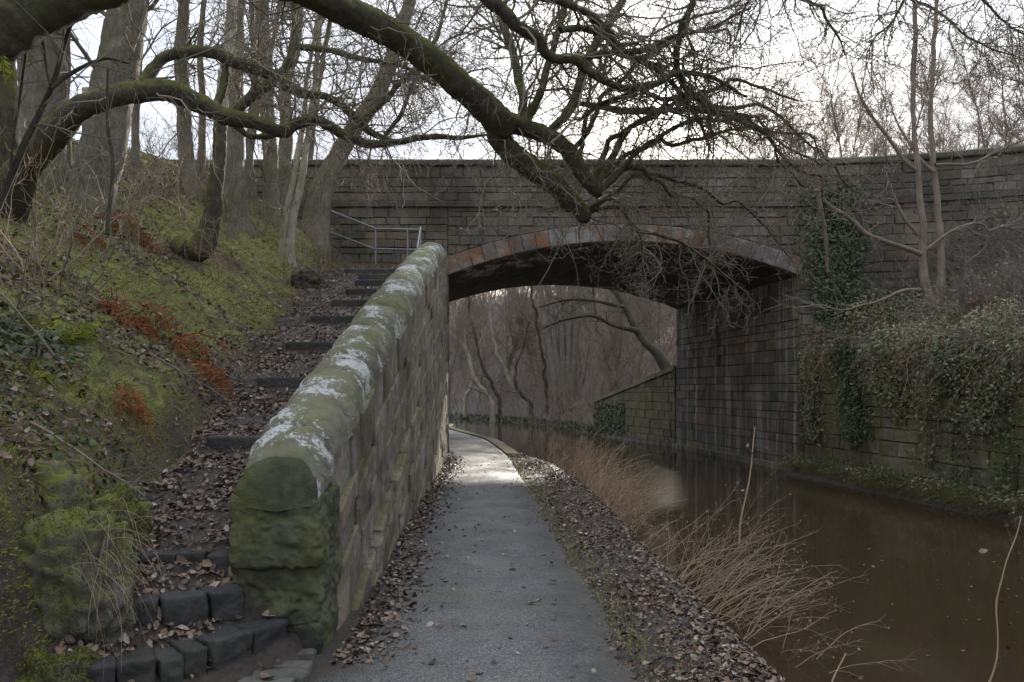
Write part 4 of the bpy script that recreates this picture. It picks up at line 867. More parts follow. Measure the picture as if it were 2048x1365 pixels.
up_tree('bank_tree', 'straight grey trunk with green mossy flare just behind the pale curved one', [(478, 455, 52), (472, 380, 42), (468, 280, 37), (470, 150, 35), (474, 40, 32), (476, -40, 31)], seed=46, bark=M_BARK, br=9)
up_tree('bank_tree', 'tall straight trunk rising behind the stair landing', [(545, 445, 36), (542, 360, 30), (536, 250, 29), (532, 120, 27), (524, 20, 26), (520, -50, 25)], seed=47, bark=M_BARK, br=10)
up_tree('bank_tree', 'bent trunk whose stem kinks above the stair landing', [(560, 430, 34), (566, 340, 30), (574, 260, 26), (570, 170, 24), (590, 100, 22), (596, 20, 20), (594, -40, 18)], seed=48, bark=M_BARK, br=10)
up_tree('bank_tree', 'thin silvery stem with bright mossy foot beside the stairs', [(578, 520, 22), (584, 462, 17), (598, 380, 15), (612, 300, 13), (622, 220, 11), (634, 120, 10), (646, 20, 9), (650, -40, 8)], seed=49, bark=M_PALE, br=12, foot=1.6)
up_tree('bank_tree', 'thin silvery stem twinned with the mossy-footed one', [(563, 508, 16), (576, 420, 13), (592, 330, 12), (604, 250, 10), (618, 140, 8), (640, 20, 7), (650, -40, 6)], seed=50, bark=M_PALE, br=12, foot=1.4)
up_tree('bank_tree', 'stout mossy trunk leaning over the bridge wall by the landing', [(625, 480, 62), (640, 400, 48), (662, 335, 40), (700, 270, 36), (745, 205, 33), (772, 150, 31), (792, 90, 28), (818, 0, 24), (830, -50, 22)], seed=51, bark=M_BARK, br=12, foot=1.15)
up_tree('bank_tree', 'slight stem tilting away from the pale curved trunk', [(462, 470, 24), (478, 400, 17), (498, 320, 15), (508, 270, 13), (520, 200, 11), (545, 100, 8), (560, -20, 6)], seed=52, bark=M_BARK, br=10)
for i, (px, lb) in enumerate((([(272, 330, 20), (270, 250, 16), (276, 120, 14), (284, -30, 12)], 'thin trunk on the bank crest beside the flared leaning trunk'), ([(400, 350, 18), (405, 220, 14), (400, 100, 12), (412, -30, 10)], 'thin trunk on the bank crest beyond the forked one'),
                              ([(135, 330, 16), (132, 220, 14), (138, 80, 12), (142, -30, 10)], 'thin trunk on the bank crest beside the timber board'), ([(505, 400, 18), (500, 280, 14), (508, 120, 12), (500, -30, 10)], 'thin trunk filling the gap before the tall straight one'),
                              ([(612, 420, 16), (622, 300, 13), (640, 160, 11), (668, -20, 8)], 'thin bowed trunk close to the bridge wall'))):
    up_tree('bank_tree', lb, px, seed=60 + i, bark=M_FAR, br=12, K=30, S=8)
sd = [limb(p, (5.2, 5.5), K=24, seed=140 + i, wig=.02) for i, p in enumerate(([(-30, 470, 15), (40, 305, 13), (105, 172, 11), (126, 100, 9), (152, 8, 6), (165, -50, 4)], [(102, 178, 9), (150, 142, 8), (212, 118, 6), (262, 128, 3)], [(101, 170, 6), (84, 75, 5), (66, 15, 3)], [(20, 345, 5), (38, 200, 5), (55, 60, 4), (52, -20, 3)], [(215, 470, 9), (225, 330, 7), (212, 250, 6), (216, 140, 4)]))]
sap = thing('dark_sapling', tuple(hit(5, 520)), 'dark forked sapling standing before the massive grey trunk', 'sapling'); v, q, t = limb_mesh(sd, 7, .06); mk('trunk', v, q, t, M_DARKP, sap)
v, q, t = tubes(twig_levels(as_set(sd), [dict(n=9, t0=.15, ang=.8, absL=(.2, .8), rk=.4, rmin=.003, wob=.2, K=7, S=4), dict(n=4, t0=.1, ang=.8, absL=(.08, .3), rk=.6, rmin=.002, wob=.25, K=5, S=3)], rgen(141))); mk('crown', v, q, t, M_TWIG, sap)
# saplings and bare shrubs on the bank
SAP = 'leafless saplings on the bank'
for i, (x, y, h, n, lb) in enumerate(((60, 560, 300, 9, 'leafless shrub of pale wands at the foot of the massive trunk'), (25, 700, 480, 6, 'tall dark sapling rising before the great limb'), (230, 500, 190, 8, 'low tangle of twigs below the flared trunk'),
                                     (330, 430, 190, 8, 'grey twig tangle on the crest before the forked trunk'), (520, 470, 180, 9, 'brown thicket behind the slender pale trunk'), (640, 470, 160, 10, 'brown thicket beside the handrail'),
                                     (585, 560, 120, 6, 'few bare wands by the cut stump'), (690, 500, 130, 8, 'fine brown wands in front of the bridge wall by the rail'), (150, 600, 260, 5, 'arching bramble canes over the rust bracken'), (440, 560, 120, 5, 'short sprays of twig beside the hooked base'),
                                     (100, 420, 260, 9, 'dense twig tangle between the two biggest trunks'), (290, 390, 160, 9, 'twiggy undergrowth right behind the flared trunk'), (735, 420, 120, 7, 'wispy stems leaning on the bridge parapet by the landing'))):
    b = hit(x, y); hh = h * b[1] / F; r = rgen(200 + i); P = np.tile(b, (n, 1)) + r.normal(0, .12, (n, 3)) * [1.6, 1, 0]; D = np.tile([0, 0, 1.], (n, 1)) + r.normal(0, .35, (n, 3))
    st = grow(P - [0, 0, .05], D, r.uniform(.6, 1.15, n) * hh, r.uniform(.006, .012, n), 12, .10, (0, 0, .01), .25, r)
    sets = [(st[0], st[1], 5)] + twig_levels(st, [dict(n=7, t0=.2, ang=.7, absL=(.15, .7), rk=.6, rmin=.004, wob=.2, K=6, S=3), dict(n=4, t0=.1, ang=.8, absL=(.05, .25), rk=.7, rmin=.0028, wob=.25, K=4, S=3)], r)
    v, q, t = tubes(sets); o = mk('bare_shrub', v, q, t, M_TWIG if i % 3 else M_BRUSH, None); tag(o, lb, 'shrub', SAP)

# ---- two-stemmed tree on the far bank
rb = hit(1868, 655)
R1 = limb([(1868, 680, 36), (1862, 630, 23), (1850, 560, 17), (1845, 480, 14), (1842, 400, 12), (1836, 340, 11), (1826, 250, 9), (1828, 120, 10), (1832, 0, 8), (1836, -90, 6)], (rb[1], rb[1]), K=50, seed=71)
R2 = limb([(1872, 660, 34), (1880, 600, 19), (1882, 500, 14), (1876, 400, 12), (1868, 330, 11), (1862, 220, 9), (1868, 100, 9), (1874, 0, 7), (1880, -90, 5)], (rb[1] + .1, rb[1] + .3), K=50, seed=72)
yb = rb[1]
Rb = [limb(p, (yb, yb + d), K=24, seed=80 + i) for i, (p, d) in enumerate([([(1838, 345, 10), (1805, 318, 8), (1780, 280, 7), (1735, 220, 6), (1715, 180, 4), (1700, 120, 2)], -.4), ([(1842, 508, 12), (1800, 492, 9), (1740, 472, 9), (1700, 440, 9), (1655, 410, 7), (1632, 370, 5), (1615, 320, 3)], -.6),
    ([(1842, 580, 8), (1800, 582, 6), (1760, 600, 5), (1690, 622, 4), (1640, 610, 3), (1590, 615, 2)], -.6), ([(1845, 505, 6), (1900, 465, 5), (1960, 448, 5), (1975, 462, 4), (1968, 500, 3), (1930, 528, 2)], .3), ([(1870, 345, 8), (1840, 322, 6), (1800, 260, 4), (1780, 200, 2)], .3), ([(1836, 470, 8), (1805, 430, 7), (1785, 390, 5), (1772, 350, 3)], -.2),
    ([(1870, 330, 7), (1940, 325, 5), (2000, 300, 4), (2050, 280, 3)], .3), ([(1655, 545, 6), (1650, 470, 8), (1642, 420, 8), (1632, 360, 6), (1628, 300, 4)], -.9), ([(1975, 462, 4), (2010, 455, 3), (2060, 470, 2)], .3)])]
two = thing('two_stemmed_tree', tuple(rb), 'slim two-stemmed tree with reddish bark on the ivy-clad far bank', 'tree')
for C in (R1, R2): v, q, t = limb_mesh([C], 12, .06); mk('trunk', v, q, t, M_RED, two)
for C in Rb: v, q, t = limb_mesh([C], 7, .06); mk('branch', v, q, t, M_RED, two)
sets = twig_levels(as_set(Rb, 24), [dict(n=7, t0=.2, ang=.7, absL=(.3, 1.1), rk=.6, rmin=.007, rmax=.012, wob=.2, trop=(0, 0, .02), K=7, S=4), dict(n=5, t0=.1, ang=.7, absL=(.15, .6), rk=.7, rmin=.005, wob=.2, K=5, S=3)], rgen(8)) + \
       twig_levels(as_set([R1[22:], R2[22:]], 40), [dict(n=16, t0=0, ang=.7, absL=(.4, 1.6), rk=.4, rmin=.008, rmax=.014, wob=.18, trop=(0, 0, .05), K=8, S=4), dict(n=6, t0=.1, ang=.7, absL=(.15, .7), rk=.6, rmin=.005, wob=.2, K=5, S=3)], rgen(9))
v, q, t = tubes(sets); mk('crown', v, q, t, M_TWIGRED, two)

# ---- woods beyond the bridge: a few kinds, copied
def far_proto(kind, seed):
    r = rgen(seed); h = [13, 11, 9, 12][kind]; w = [.11, .09, .10, .16][kind]
    P = np.array([[0, 0, -.3]]); D = np.array([[.03, 0, 1.]])
    tk = grow(P, D, np.array([h]), np.array([w]), 24, .045, (0, 0, .03), .12, r)
    n = [34, 30, 26, 40][kind]; a = [.55, .65, .9, .75][kind]
    sp = twig_levels(tk, [dict(n=n, t0=.12 if kind != 3 else .3, ang=a, absL=(1.0, 3.4), rk=.5, rmin=.020, rmax=.05, wob=.11, trop=(0, 0, .06), K=9, S=4), dict(n=8, t0=.15, ang=.65, absL=(.5, 1.6), rk=.6, rmin=.013, wob=.16, trop=(0, 0, .03), K=6, S=3), dict(n=6, t0=.1, ang=.7, absL=(.25, .9), rk=.7, rmin=.009, wob=.2, K=4, S=3)], r)
    C = np.concatenate([tk[0][0], tk[1][0][:, None]], 1)
    o = thing('woodland_tree', (0, 0, 0), 'x', 'tree', None); v, q, t = limb_mesh([C], 10, .06); mk('trunk', v, q, t, M_FAR, o); v, q, t = tubes(sp); mk('crown', v, q, t, M_TWIGFAR, o); return o
protos = [far_proto(0, 91), far_proto(1, 92), far_proto(2, 93), far_proto(3, 94)]; usedp = set()
def place_far(kind, loc, sc, rz, label, group, leanx=0.0, leany=0.0):
    src = protos[kind]
    if kind not in usedp: o = src; usedp.add(kind)
    else:
        o = src.copy(); COL.objects.link(o)
        for ch in src.children: c = ch.copy(); COL.objects.link(c); c.parent = o
    o.location = loc; o.scale = (sc, sc, sc); o.rotation_euler = (leany, leanx, rz); tag(o, label, 'tree', group); return o
KD = ['tall narrow leafless tree with steep branches', 'slim leafless tree with an open crown', 'small leafless tree with wide-spread branches', 'stout leafless tree with a dense high crown']
WG = 'leafless woodland trees showing above the bridge parapet'
r = rgen(55)
for i in range(30):
    px = [1655, 1712, 1745, 1962, 1992, 2032, 1240, 1600, 1800, 1905][i] if i < 10 else r.uniform(1080, 2140)
    Y = r.uniform(34, 62); X = (px - 1024) * Y / F
    z = float(H(np.array([X]), np.array([Y]), False)[0])
    if in_water(np.array([X]), np.array([Y]))[0]: Y += 14; X = (px - 1024) * Y / F; z = float(H(np.array([X]), np.array([Y]), False)[0])
    place_far(i % 4, (X, Y, z - .2), r.uniform(.75, 1.15) if px > 1500 else r.uniform(.6, .85), r.uniform(0, 6.28), KD[i % 4] + ' rising behind the bridge parapet', WG, r.normal(0, .04), r.normal(0, .04))
for i in range(14):
    Y = r.uniform(32, 60); px = r.uniform(120, 900); X = (px - 1024) * Y / F; z = float(H(np.array([X]), np.array([Y]), False)[0])
    place_far(i % 4, (X, Y, z - .2), r.uniform(.6, .9), r.uniform(0, 6.28), KD[i % 4] + ' far behind the bank trunks and stair landing', 'leafless trees far behind the stair landing', r.normal(0, .05), r.normal(0, .05))
WA = 'leaning trees of the wooded slope seen through the arch'
for i in range(48):
    px = [935, 960, 1000, 1075, 1120, 1135, 1160, 1230, 1280, 1310][i] if i < 10 else r.uniform(880, 1380); Y = r.uniform(60, 92) if i > 9 else r.uniform(46, 58)
    X = (px - 1024) * Y / F
    if in_water(np.array([X]), np.array([Y]))[0]: Y += 12; X = (px - 1024) * Y / F
    z = float(H(np.array([X]), np.array([Y]), False)[0])
    place_far((i + 1) % 4, (X, Y, z - .3), r.uniform(.55, 1.0), r.uniform(0, 6.28), KD[(i + 1) % 4] + ' on the wooded slope framed by the arch', WA, r.normal(-.15, .15), r.normal(-.05, .1))
# dark leaning tree at the arch's far corner
d0 = np.array([6.5, 33.5, float(H(np.array([6.5]), np.array([33.5]))[0])])
D1 = limb([(1345, 770, 34), (1332, 735, 24), (1312, 706, 19), (1285, 680, 15), (1262, 640, 13), (1245, 605, 12), (1222, 575, 10), (1190, 540, 11), (1150, 480, 8), (1120, 400, 5)], (33.5, 35), K=40, seed=95)
D2 = limb([(1275, 662, 12), (1225, 650, 8), (1185, 632, 7), (1130, 640, 5), (1090, 655, 3)], (33.8, 34), K=24, seed=96); D3 = limb([(1250, 615, 9), (1190, 602, 7), (1130, 600, 5), (1080, 615, 3)], (34, 34.5), K=24, seed=97)
dk = thing('leaning_tree', tuple(d0), 'dark tree leaning out over the canal past the low wing wall', 'tree'); v, q, t = limb_mesh([D1, D2, D3], 10, .08); mk('trunk', v, q, t, M_DARKP, dk)
v, q, t = tubes(twig_levels(as_set([D1, D2, D3]), [dict(n=12, t0=.2, ang=.7, absL=(.6, 2.0), rk=.4, rmax=.02, wob=.18, K=8, S=4), dict(n=6, t0=.1, ang=.7, absL=(.3, .9), rk=.6, rmin=.004, wob=.2, K=5, S=3)], rgen(10))); mk('crown', v, q, t, M_TWIGDARK, dk)
# multi-stemmed coppice at the slope's foot
cb = np.array([(1132 - 1024) * 47 / F, 47., 0]); cb[2] = float(H(cb[:1], cb[1:2])[0])
Cs = [limb([(1125 + dx, 812, 22), (1120 + dx * 1.6, 730, 15), (1112 + dx * 2.4, 640, 12), (1105 + dx * 3.4, 540, 9), (1098 + dx * 4.5, 400, 6)], (47, 47.5), K=24, seed=110 + i) for i, dx in enumerate((-9, -3, 4, 11, 17))]
cp = thing('coppiced_tree', tuple(cb), 'many-stemmed coppiced tree at the foot of the wooded slope', 'tree')
for C in Cs: v, q, t = limb_mesh([C], 8, .06); mk('stem', v, q, t, M_FAR, cp)
v, q, t = tubes(twig_levels(as_set(Cs), [dict(n=12, t0=.3, ang=.5, absL=(.8, 2.5), rk=.4, rmax=.03, wob=.14, trop=(0, 0, .05), K=8, S=4), dict(n=6, t0=.1, ang=.6, absL=(.4, 1.2), rk=.6, rmin=.005, wob=.18, K=5, S=3)], rgen(12))); mk('crown', v, q, t, M_BRUSH, cp)
for i, (p, Y, lb) in enumerate((([(985, 808, 10), (955, 760, 8), (925, 690, 7), (890, 610, 5)], 50, 'pale sapling leaning out beyond the towpath curve'), ([(1000, 800, 8), (968, 735, 6), (945, 650, 5), (930, 560, 3)], 52, 'slim grey sapling tilting beside the pale one'), ([(1050, 806, 9), (1010, 742, 7), (985, 665, 5), (975, 580, 3)], 51, 'crooked sapling midway along the far water edge'),
        ([(1062, 806, 8), (1040, 790, 8), (1030, 760, 6), (1045, 700, 4), (1060, 640, 3)], 49, 'hooked dead sapling at the far water edge'), ([(1180, 800, 9), (1200, 720, 7), (1175, 640, 5), (1150, 560, 4)], 50, 'bare sapling behind the many-stemmed tree'), ([(1225, 770, 8), (1205, 700, 7), (1190, 620, 5), (1185, 540, 3)], 46, 'upright sapling between coppice and low wall'), ([(930, 800, 8), (945, 740, 6), (915, 660, 4)], 55, 'short grey sapling close to the bridge pier'), ([(1095, 805, 7), (1085, 720, 6), (1070, 620, 5), (1060, 540, 3)], 48, 'straight thin sapling beside the coppice'))):
    C = limb(p, (Y, Y), K=26, seed=160 + i, wig=.25); C[:, :3] += [0, 0, 0]; g = float(H(C[:1, 0], C[:1, 1])[0]); C = np.vstack([[C[0, 0], C[0, 1], min(g, C[0, 2]) - .2, C[0, 3] * 1.2], C]); o = thing('leaning_sapling', (C[0, 0], C[0, 1], g), lb, 'sapling', 'saplings at the far water edge'); v, q, t = limb_mesh([C], 8, .05); mk('trunk', v, q, t, M_PALE if i % 2 == 0 else M_DARKP, o)
    v, q, t = tubes(twig_levels(as_set([C]), [dict(n=12, t0=.25, ang=.7, absL=(.6, 2.2), rk=.5, rmin=.012, wob=.15, K=7, S=4), dict(n=5, t0=.1, ang=.7, absL=(.3, 1.0), rk=.6, rmin=.009, wob=.2, K=5, S=3)], rgen(170 + i))); mk('crown', v, q, t, M_TWIGFAR if i % 2 == 0 else M_TWIG, o)
# brush over the far slope and scrub in the woods: nobody could count it
def brush(name, n, sampler, h, label, mat, seed, rr=(.004, .012), levels=2, lean=.35):
    r = rgen(seed); P = sampler(r, n); P[:, 2] = H(P[:, 0], P[:, 1], False) - .05; D = np.tile([0, 0, 1.], (len(P), 1)) + r.normal(0, lean, (len(P), 3))
    st = grow(P, D, r.uniform(.5, 1.2, len(P)) * h, r.uniform(*rr, len(P)), 8, .13, (0, 0, 0), .3, r)
    sets = [(st[0], st[1], 3)] + twig_levels(st, [dict(n=6, t0=.15, ang=.7, Lk=(.25, .6), rk=.55, rmin=rr[0] * .6, wob=.18, K=5, S=3), dict(n=3, t0=.1, ang=.7, Lk=(.3, .7), rk=.7, rmin=rr[0] * .5, wob=.2, K=4, S=3)][:levels], r)
    v, q, t = tubes(sets); o = mk(name, v, q, t, mat, None); return tag(o, label, None, kind='stuff')
def s_far(r, n):
    Y = r.uniform(38, 88, n * 3); px = r.uniform(860, 1400, n * 3); X = (px - 1024) * Y / F; k = ~in_water(X, Y) & (poly_dist(RW, X, Y) < poly_dist(LW, X, Y)); return np.stack([X, Y, 0 * X], -1)[k][:n]
brush('undergrowth', 1500, s_far, 2.3, 'brown leafless undergrowth covering the slope beyond the arch', M_BRUSH, 71, (.014, .026))
brush('undergrowth', 300, lambda r, n: (lambda Y, u: np.stack([(u - 1024) * Y / F, Y, 0 * Y], -1))(r.uniform(72, 100, n), r.uniform(860, 1420, n)), 7.0, 'pale stems crowding the skyline of the slope beyond the arch', M_TWIGFAR, 74, (.03, .06), lean=.12)
def s_top(r, n): Y = r.uniform(31, 60, n); X = (r.uniform(1050, 2150, n) - 1024) * Y / F; return np.stack([X, Y, 0 * X], -1)
brush('undergrowth', 420, s_top, 4.2, 'pale leafless scrub behind the bridge parapet', M_TWIGFAR, 72, (.012, .022))
def s_left(r, n): Y = r.uniform(13, 30, n); X = (r.uniform(230, 760, n) - 1024) * Y / F; k = (X < -3.9) & (Y < 19.0) & (X > -8.5); return np.stack([X, Y, 0 * X], -1)[k]
brush('undergrowth', 300, s_left, 1.0, 'brown twiggy undergrowth among the bank trunks', M_BRUSH, 73, (.005, .010))
# ------------------------------------------------------------------ leaves, moss, ferns, reeds, ivy
def cards(C, Nn, size, shape, rng, spin=None, tilt=.5):
    """shape: (verts (k,3) in a unit leaf lying in xy, tris) placed at C facing Nn"""
    sv, stri = shape; N = len(C); n = nz(np.asarray(Nn) + rng.normal(0, tilt, (N, 3)))
    a = nz(np.cross(n, rng.normal(size=(N, 3)))) if spin is None else nz(spin - n * (spin * n).sum(1, keepdims=True)); b = np.cross(n, a)
    s = np.asarray(size).reshape(-1, 1, 1)
    v = C[:, None, :] + s * (sv[None, :, 0:1] * a[:, None] + sv[None, :, 1:2] * b[:, None] + sv[None, :, 2:3] * n[:, None])
    k = len(sv); t = (np.arange(N)[:, None, None] * k + np.array(stri)[None]).reshape(-1, 3)
    return v.reshape(-1, 3), None, t
LEAF = (np.array([(-.5, 0, .04), (-.2, .24, .10), (.25, .20, .05), (.5, 0, -.04), (.22, -.22, .10), (-.2, -.24, .02), (0, 0, -.05)]), [(0, 6, 1), (1, 6, 2), (2, 6, 3), (3, 6, 4), (4, 6, 5), (5, 6, 0)])
CURL = (np.array([(-.5, 0, .22), (-.15, .28, .16), (.3, .22, .02), (.5, .02, .18), (.2, -.25, .22), (-.2, -.26, .02), (0, 0, 0.0)]), LEAF[1])
IVYL = (np.array([(-.5, 0, 0), (-.35, .38, -.06), (.02, .22, .02), (.55, 0, -.10), (.02, -.22, .02), (-.35, -.38, -.06), (-.05, 0, .08)]), LEAF[1])
def normals(X, Y, e=.06):
    return nz(np.stack([-(H(X + e, Y) - H(X - e, Y)) / (2 * e), -(H(X, Y + e) - H(X, Y - e)) / (2 * e), np.ones_like(X)], -1))
def litter(name, X, Y, size, label, seed, mat=M_LEAF, lift=(.004, .03), shape=None, tilt=.35, zadd=None):
    r = rgen(seed); Z = H(X, Y) if zadd is None else zadd; C = np.stack([X, Y, Z + r.uniform(*lift, len(X))], -1); n = normals(X, Y); half = len(X) // 2; s = size[0] * .8 + (size[1] * 1.15 - size[0] * .8) * r.random(len(X)) ** 1.8
    v, q, t = cat_mesh([cards(C[:half], n[:half], s[:half], LEAF, r, tilt=tilt), cards(C[half:], n[half:], s[half:], CURL, r, tilt=tilt)])
    return tag(mk(name, v, q, t, mat), label, None, kind='stuff')
r = rgen(21)
def rnd_u(lo, hi, n): return r.uniform(lo, hi, n)
# verge between path and water
Y = 3.6 + 15.6 * r.random(40000) ** 1.5; u = r.random(len(Y)); xe = np.interp(Y, LW[:, 1], LW[:, 0]); pr = path_right(Y); X = pr - .12 + (xe - pr + .16) * u ** .85
keep = r.random(len(Y)) < .35 + .65 * smooth01((X - pr) / .35); kk = fbm(xy3(X, Y), 2.2, 3, 81); keep &= r.random(len(Y)) < .25 + 1.1 * smooth01((kk - .36) / .2); litter('fallen_leaves', X[keep], Y[keep], (.018, .06), 'brown fallen leaves covering the canal verge', 1)
Y3 = 3.6 + 15.6 * r.random(26000) ** 1.5; u3_ = r.random(26000); p3 = path_right(Y3); X3 = p3 - .15 + (np.interp(Y3, LW[:, 1], LW[:, 0]) - p3 + .15) * u3_; litter('leaf_fragments', X3, Y3, (.007, .022), 'crumbled leaf fragments matted on the verge', 8, tilt=.5)
# along the foot of the wall, and strays on the path
Y = 4.6 + 14 * r.random(3600) ** 1.2; X = xw(Y) + .02 + np.abs(r.normal(0, .20, len(Y))) + .12 * (Y < 8); litter('fallen_leaves', X, Y, (.03, .07), 'fallen leaves gathered along the foot of the ramped wall', 2, zadd=np.full(len(X), .012), lift=(.0, .02))
Y = 4.0 + 15 * r.random(420) ** 1.4; X = xw(Y) + (path_right(Y) - xw(Y)) * (r.random(len(Y)) ** .7); litter('fallen_leaves', X, Y, (.02, .065), 'stray leaves and bits on the towpath', 3, zadd=np.full(len(X), .026), lift=(0, .012), tilt=.2)
# stairs
Y = 4.0 + 13.5 * r.random(26000) ** 1.15; xl = xs(Y); xr_ = xw(Y) - WT; u = r.random(len(Y)) ** 1.25; X = xl + (xr_ - xl) * u; m = (Y > 4.3) | (X < -2.0)
m &= r.random(len(Y)) < .30 + .9 * smooth01((fbm(xy3(X, Y), 2.4, 3, 82) - .38) / .2) * (1 - .5 * smooth01((X - xl) / np.maximum(xr_ - xl, .1) * 1.6 - .6)); litter('fallen_leaves', X[m], Y[m], (.018, .066), 'leaf litter on the stairway treads', 4)
Y = rnd_u(4.0, 4.9, 170); X = rnd_u(-2.3, -1.3, 170); k = r.random(170) < .45; X, Y = X[k], Y[k]; litter('fallen_leaves', X, Y, (.04, .10), 'big curled leaves lying on the lowest steps', 5, lift=(.02, .05))
# bank
N = 60000; Y = 4.2 + 15 * r.random(N) ** 1.25; X = xs(Y) - .05 - 5.6 * r.random(N) ** 1.1; k = fbm(xy3(X, Y), .75, 4, 77); k2 = fbm(xy3(X, Y), 3.0, 3, 78)
wgt = smooth01((k - .48) / .14) * .8 + .07 + .75 * smooth01((xs(Y) - X - 1.2) / .7) * smooth01((10 - Y) / 2.5) + .8 * smooth01((7.2 - Y) / 2) * smooth01((-3.0 - X) / .5); m = (r.random(N) < wgt * (.3 + k2)); litter('fallen_leaves', X[m], Y[m], (.02, .075), 'leaf litter lying on the mossy bank', 6, tilt=.45, lift=(.004, .03))
Y2 = 4.2 + 13 * r.random(22000) ** 1.3; X2 = xs(Y2) + .1 - 4.2 * r.random(22000); litter('leaf_fragments', X2, Y2, (.010, .026), 'crumbled leaf fragments on the moss', 7, tilt=.6)
# moss and short grass on the bank
N = 260000; Y = 3.6 + 14 * r.random(N) ** 1.8; X = xs(Y) - .03 - 4.6 * r.random(N) ** 1.15; k = fbm(xy3(X, Y), .75, 4, 77); m = r.random(N) < smooth01((.68 - k) / .18) * .95 + .05; X, Y = X[m], Y[m]
def blades(X, Y, ln, wd, label, mat, seed, name='moss', lean=.5, down=0.0, Z=None):
    r = rgen(seed); n = normals(X, Y); N = len(X); C = np.stack([X, Y, H(X, Y) if Z is None else Z], -1); L = r.uniform(*ln, N)[:, None]; d = nz(n * .8 + r.normal(0, lean, (N, 3)) + np.array([0, 0, .3 - down])); s = nz(np.cross(d, r.normal(size=(N, 3)))) * r.uniform(*wd, N)[:, None]
    tip = C + d * L + np.array([0, 0, -down * .3]) * L; mid = C + d * L * .55 + s * .6
    v = np.stack([C - s, C + s, mid, tip], 1).reshape(-1, 3); b = np.arange(N)[:, None] * 4
    t = np.concatenate([b + [0, 1, 2], b + [0, 2, 3]]); return tag(mk(name, v, None, t, mat), label, None, kind='stuff')
blades(X, Y, (.010, .032), (.0018, .0045), 'green moss carpeting the bank', M_MOSSB, 31)
Y = rnd_u(4.3, 17, 5000); X = xs(Y) + .1 - 4.2 * r.random(5000) ** 1.4; blades(X, Y, (.06, .20), (.0015, .003), 'wispy dead grass on the bank', M_GRASS, 32, 'dead_grass', lean=.6, down=.6)
Y = rnd_u(16.2, 19.3, 3500); X = rnd_u(-4.6, -2.1, 3500); blades(X, Y, (.05, .16), (.003, .006), 'yellowed grass verge under the handrail', M_GRASS, 33, 'dead_grass')
N = 2600; Y = 4.2 + 14 * r.random(N); X = path_right(Y) + np.abs(r.normal(.05, .16, N)); blades(X, Y, (.02, .06), (.002, .005), 'low green weeds fringing the path', M_MOSSB, 34, 'weeds')
# moss and trailing grass on the boulders
N = 16000; th = rnd_u(0, 6.28, N); pass
def on_obj(o, n, seed, zmin=-9, nmin=.1):
    me = o.data; V = np.empty(len(me.vertices) * 3); me.vertices.foreach_get('co', V); V = V.reshape(-1, 3) + np.array(o.location); r = rgen(seed)
    me.calc_loop_triangles(); T = np.empty(len(me.loop_triangles) * 3, int); me.loop_triangles.foreach_get('vertices', T); T = T.reshape(-1, 3)
    a, b, c = V[T[:, 0]], V[T[:, 1]], V[T[:, 2]]; nn = np.cross(b - a, c - a); ar = np.linalg.norm(nn, axis=1); nn = nz(nn); w = ar * (nn[:, 2] > nmin); i = r.choice(len(T), n, p=w / w.sum())
    u, v = r.random((2, n)); f = u + v > 1; u[f], v[f] = 1 - u[f], 1 - v[f]
    return a[i] + (b[i] - a[i]) * u[:, None] + (c[i] - a[i]) * v[:, None], nn[i]
bs = [o for o in COL.objects if o.name.startswith('mossy_boulder')]
parts = []
for i, o in enumerate(bs):
    C, n = on_obj(o, 14000, 40 + i, nmin=-.25); k = fbm(C, 3.4, 4, 5) > .50; C, n = C[k], n[k]; rr = rgen(i); L = rr.uniform(.006, .020, len(C))[:, None]; d = nz(n + rr.normal(0, .5, n.shape)); s = nz(np.cross(d, rr.normal(size=n.shape))) * .0035
    v = np.stack([C - s, C + s, C + d * L], 1).reshape(-1, 3); parts.append((v, None, np.arange(len(v)).reshape(-1, 3)))
v, q, t = cat_mesh(parts); tag(mk('moss', v, q, t, M_MOSSD), 'shaggy moss on the boulders by the stairs', None, kind='stuff')
n = 50; rr = rgen(61); P = np.stack([rr.uniform(-2.30, -2.16, n), rr.uniform(4.1, 4.6, n), rr.uniform(.55, .92, n)], -1); D = np.tile([.35, -.1, .1], (n, 1)) + rr.normal(0, .25, (n, 3))
g = grow(P, D, rr.uniform(.25, .75, n), np.full(n, .0014), 9, .10, (.0, 0, -.28), .4, rr); v, q, t = tubes([(g[0], g[1], 3)]); tag(mk('trailing_grass', v, q, t, M_REED), 'straw-coloured grass trailing down the tall boulder', 'grass')

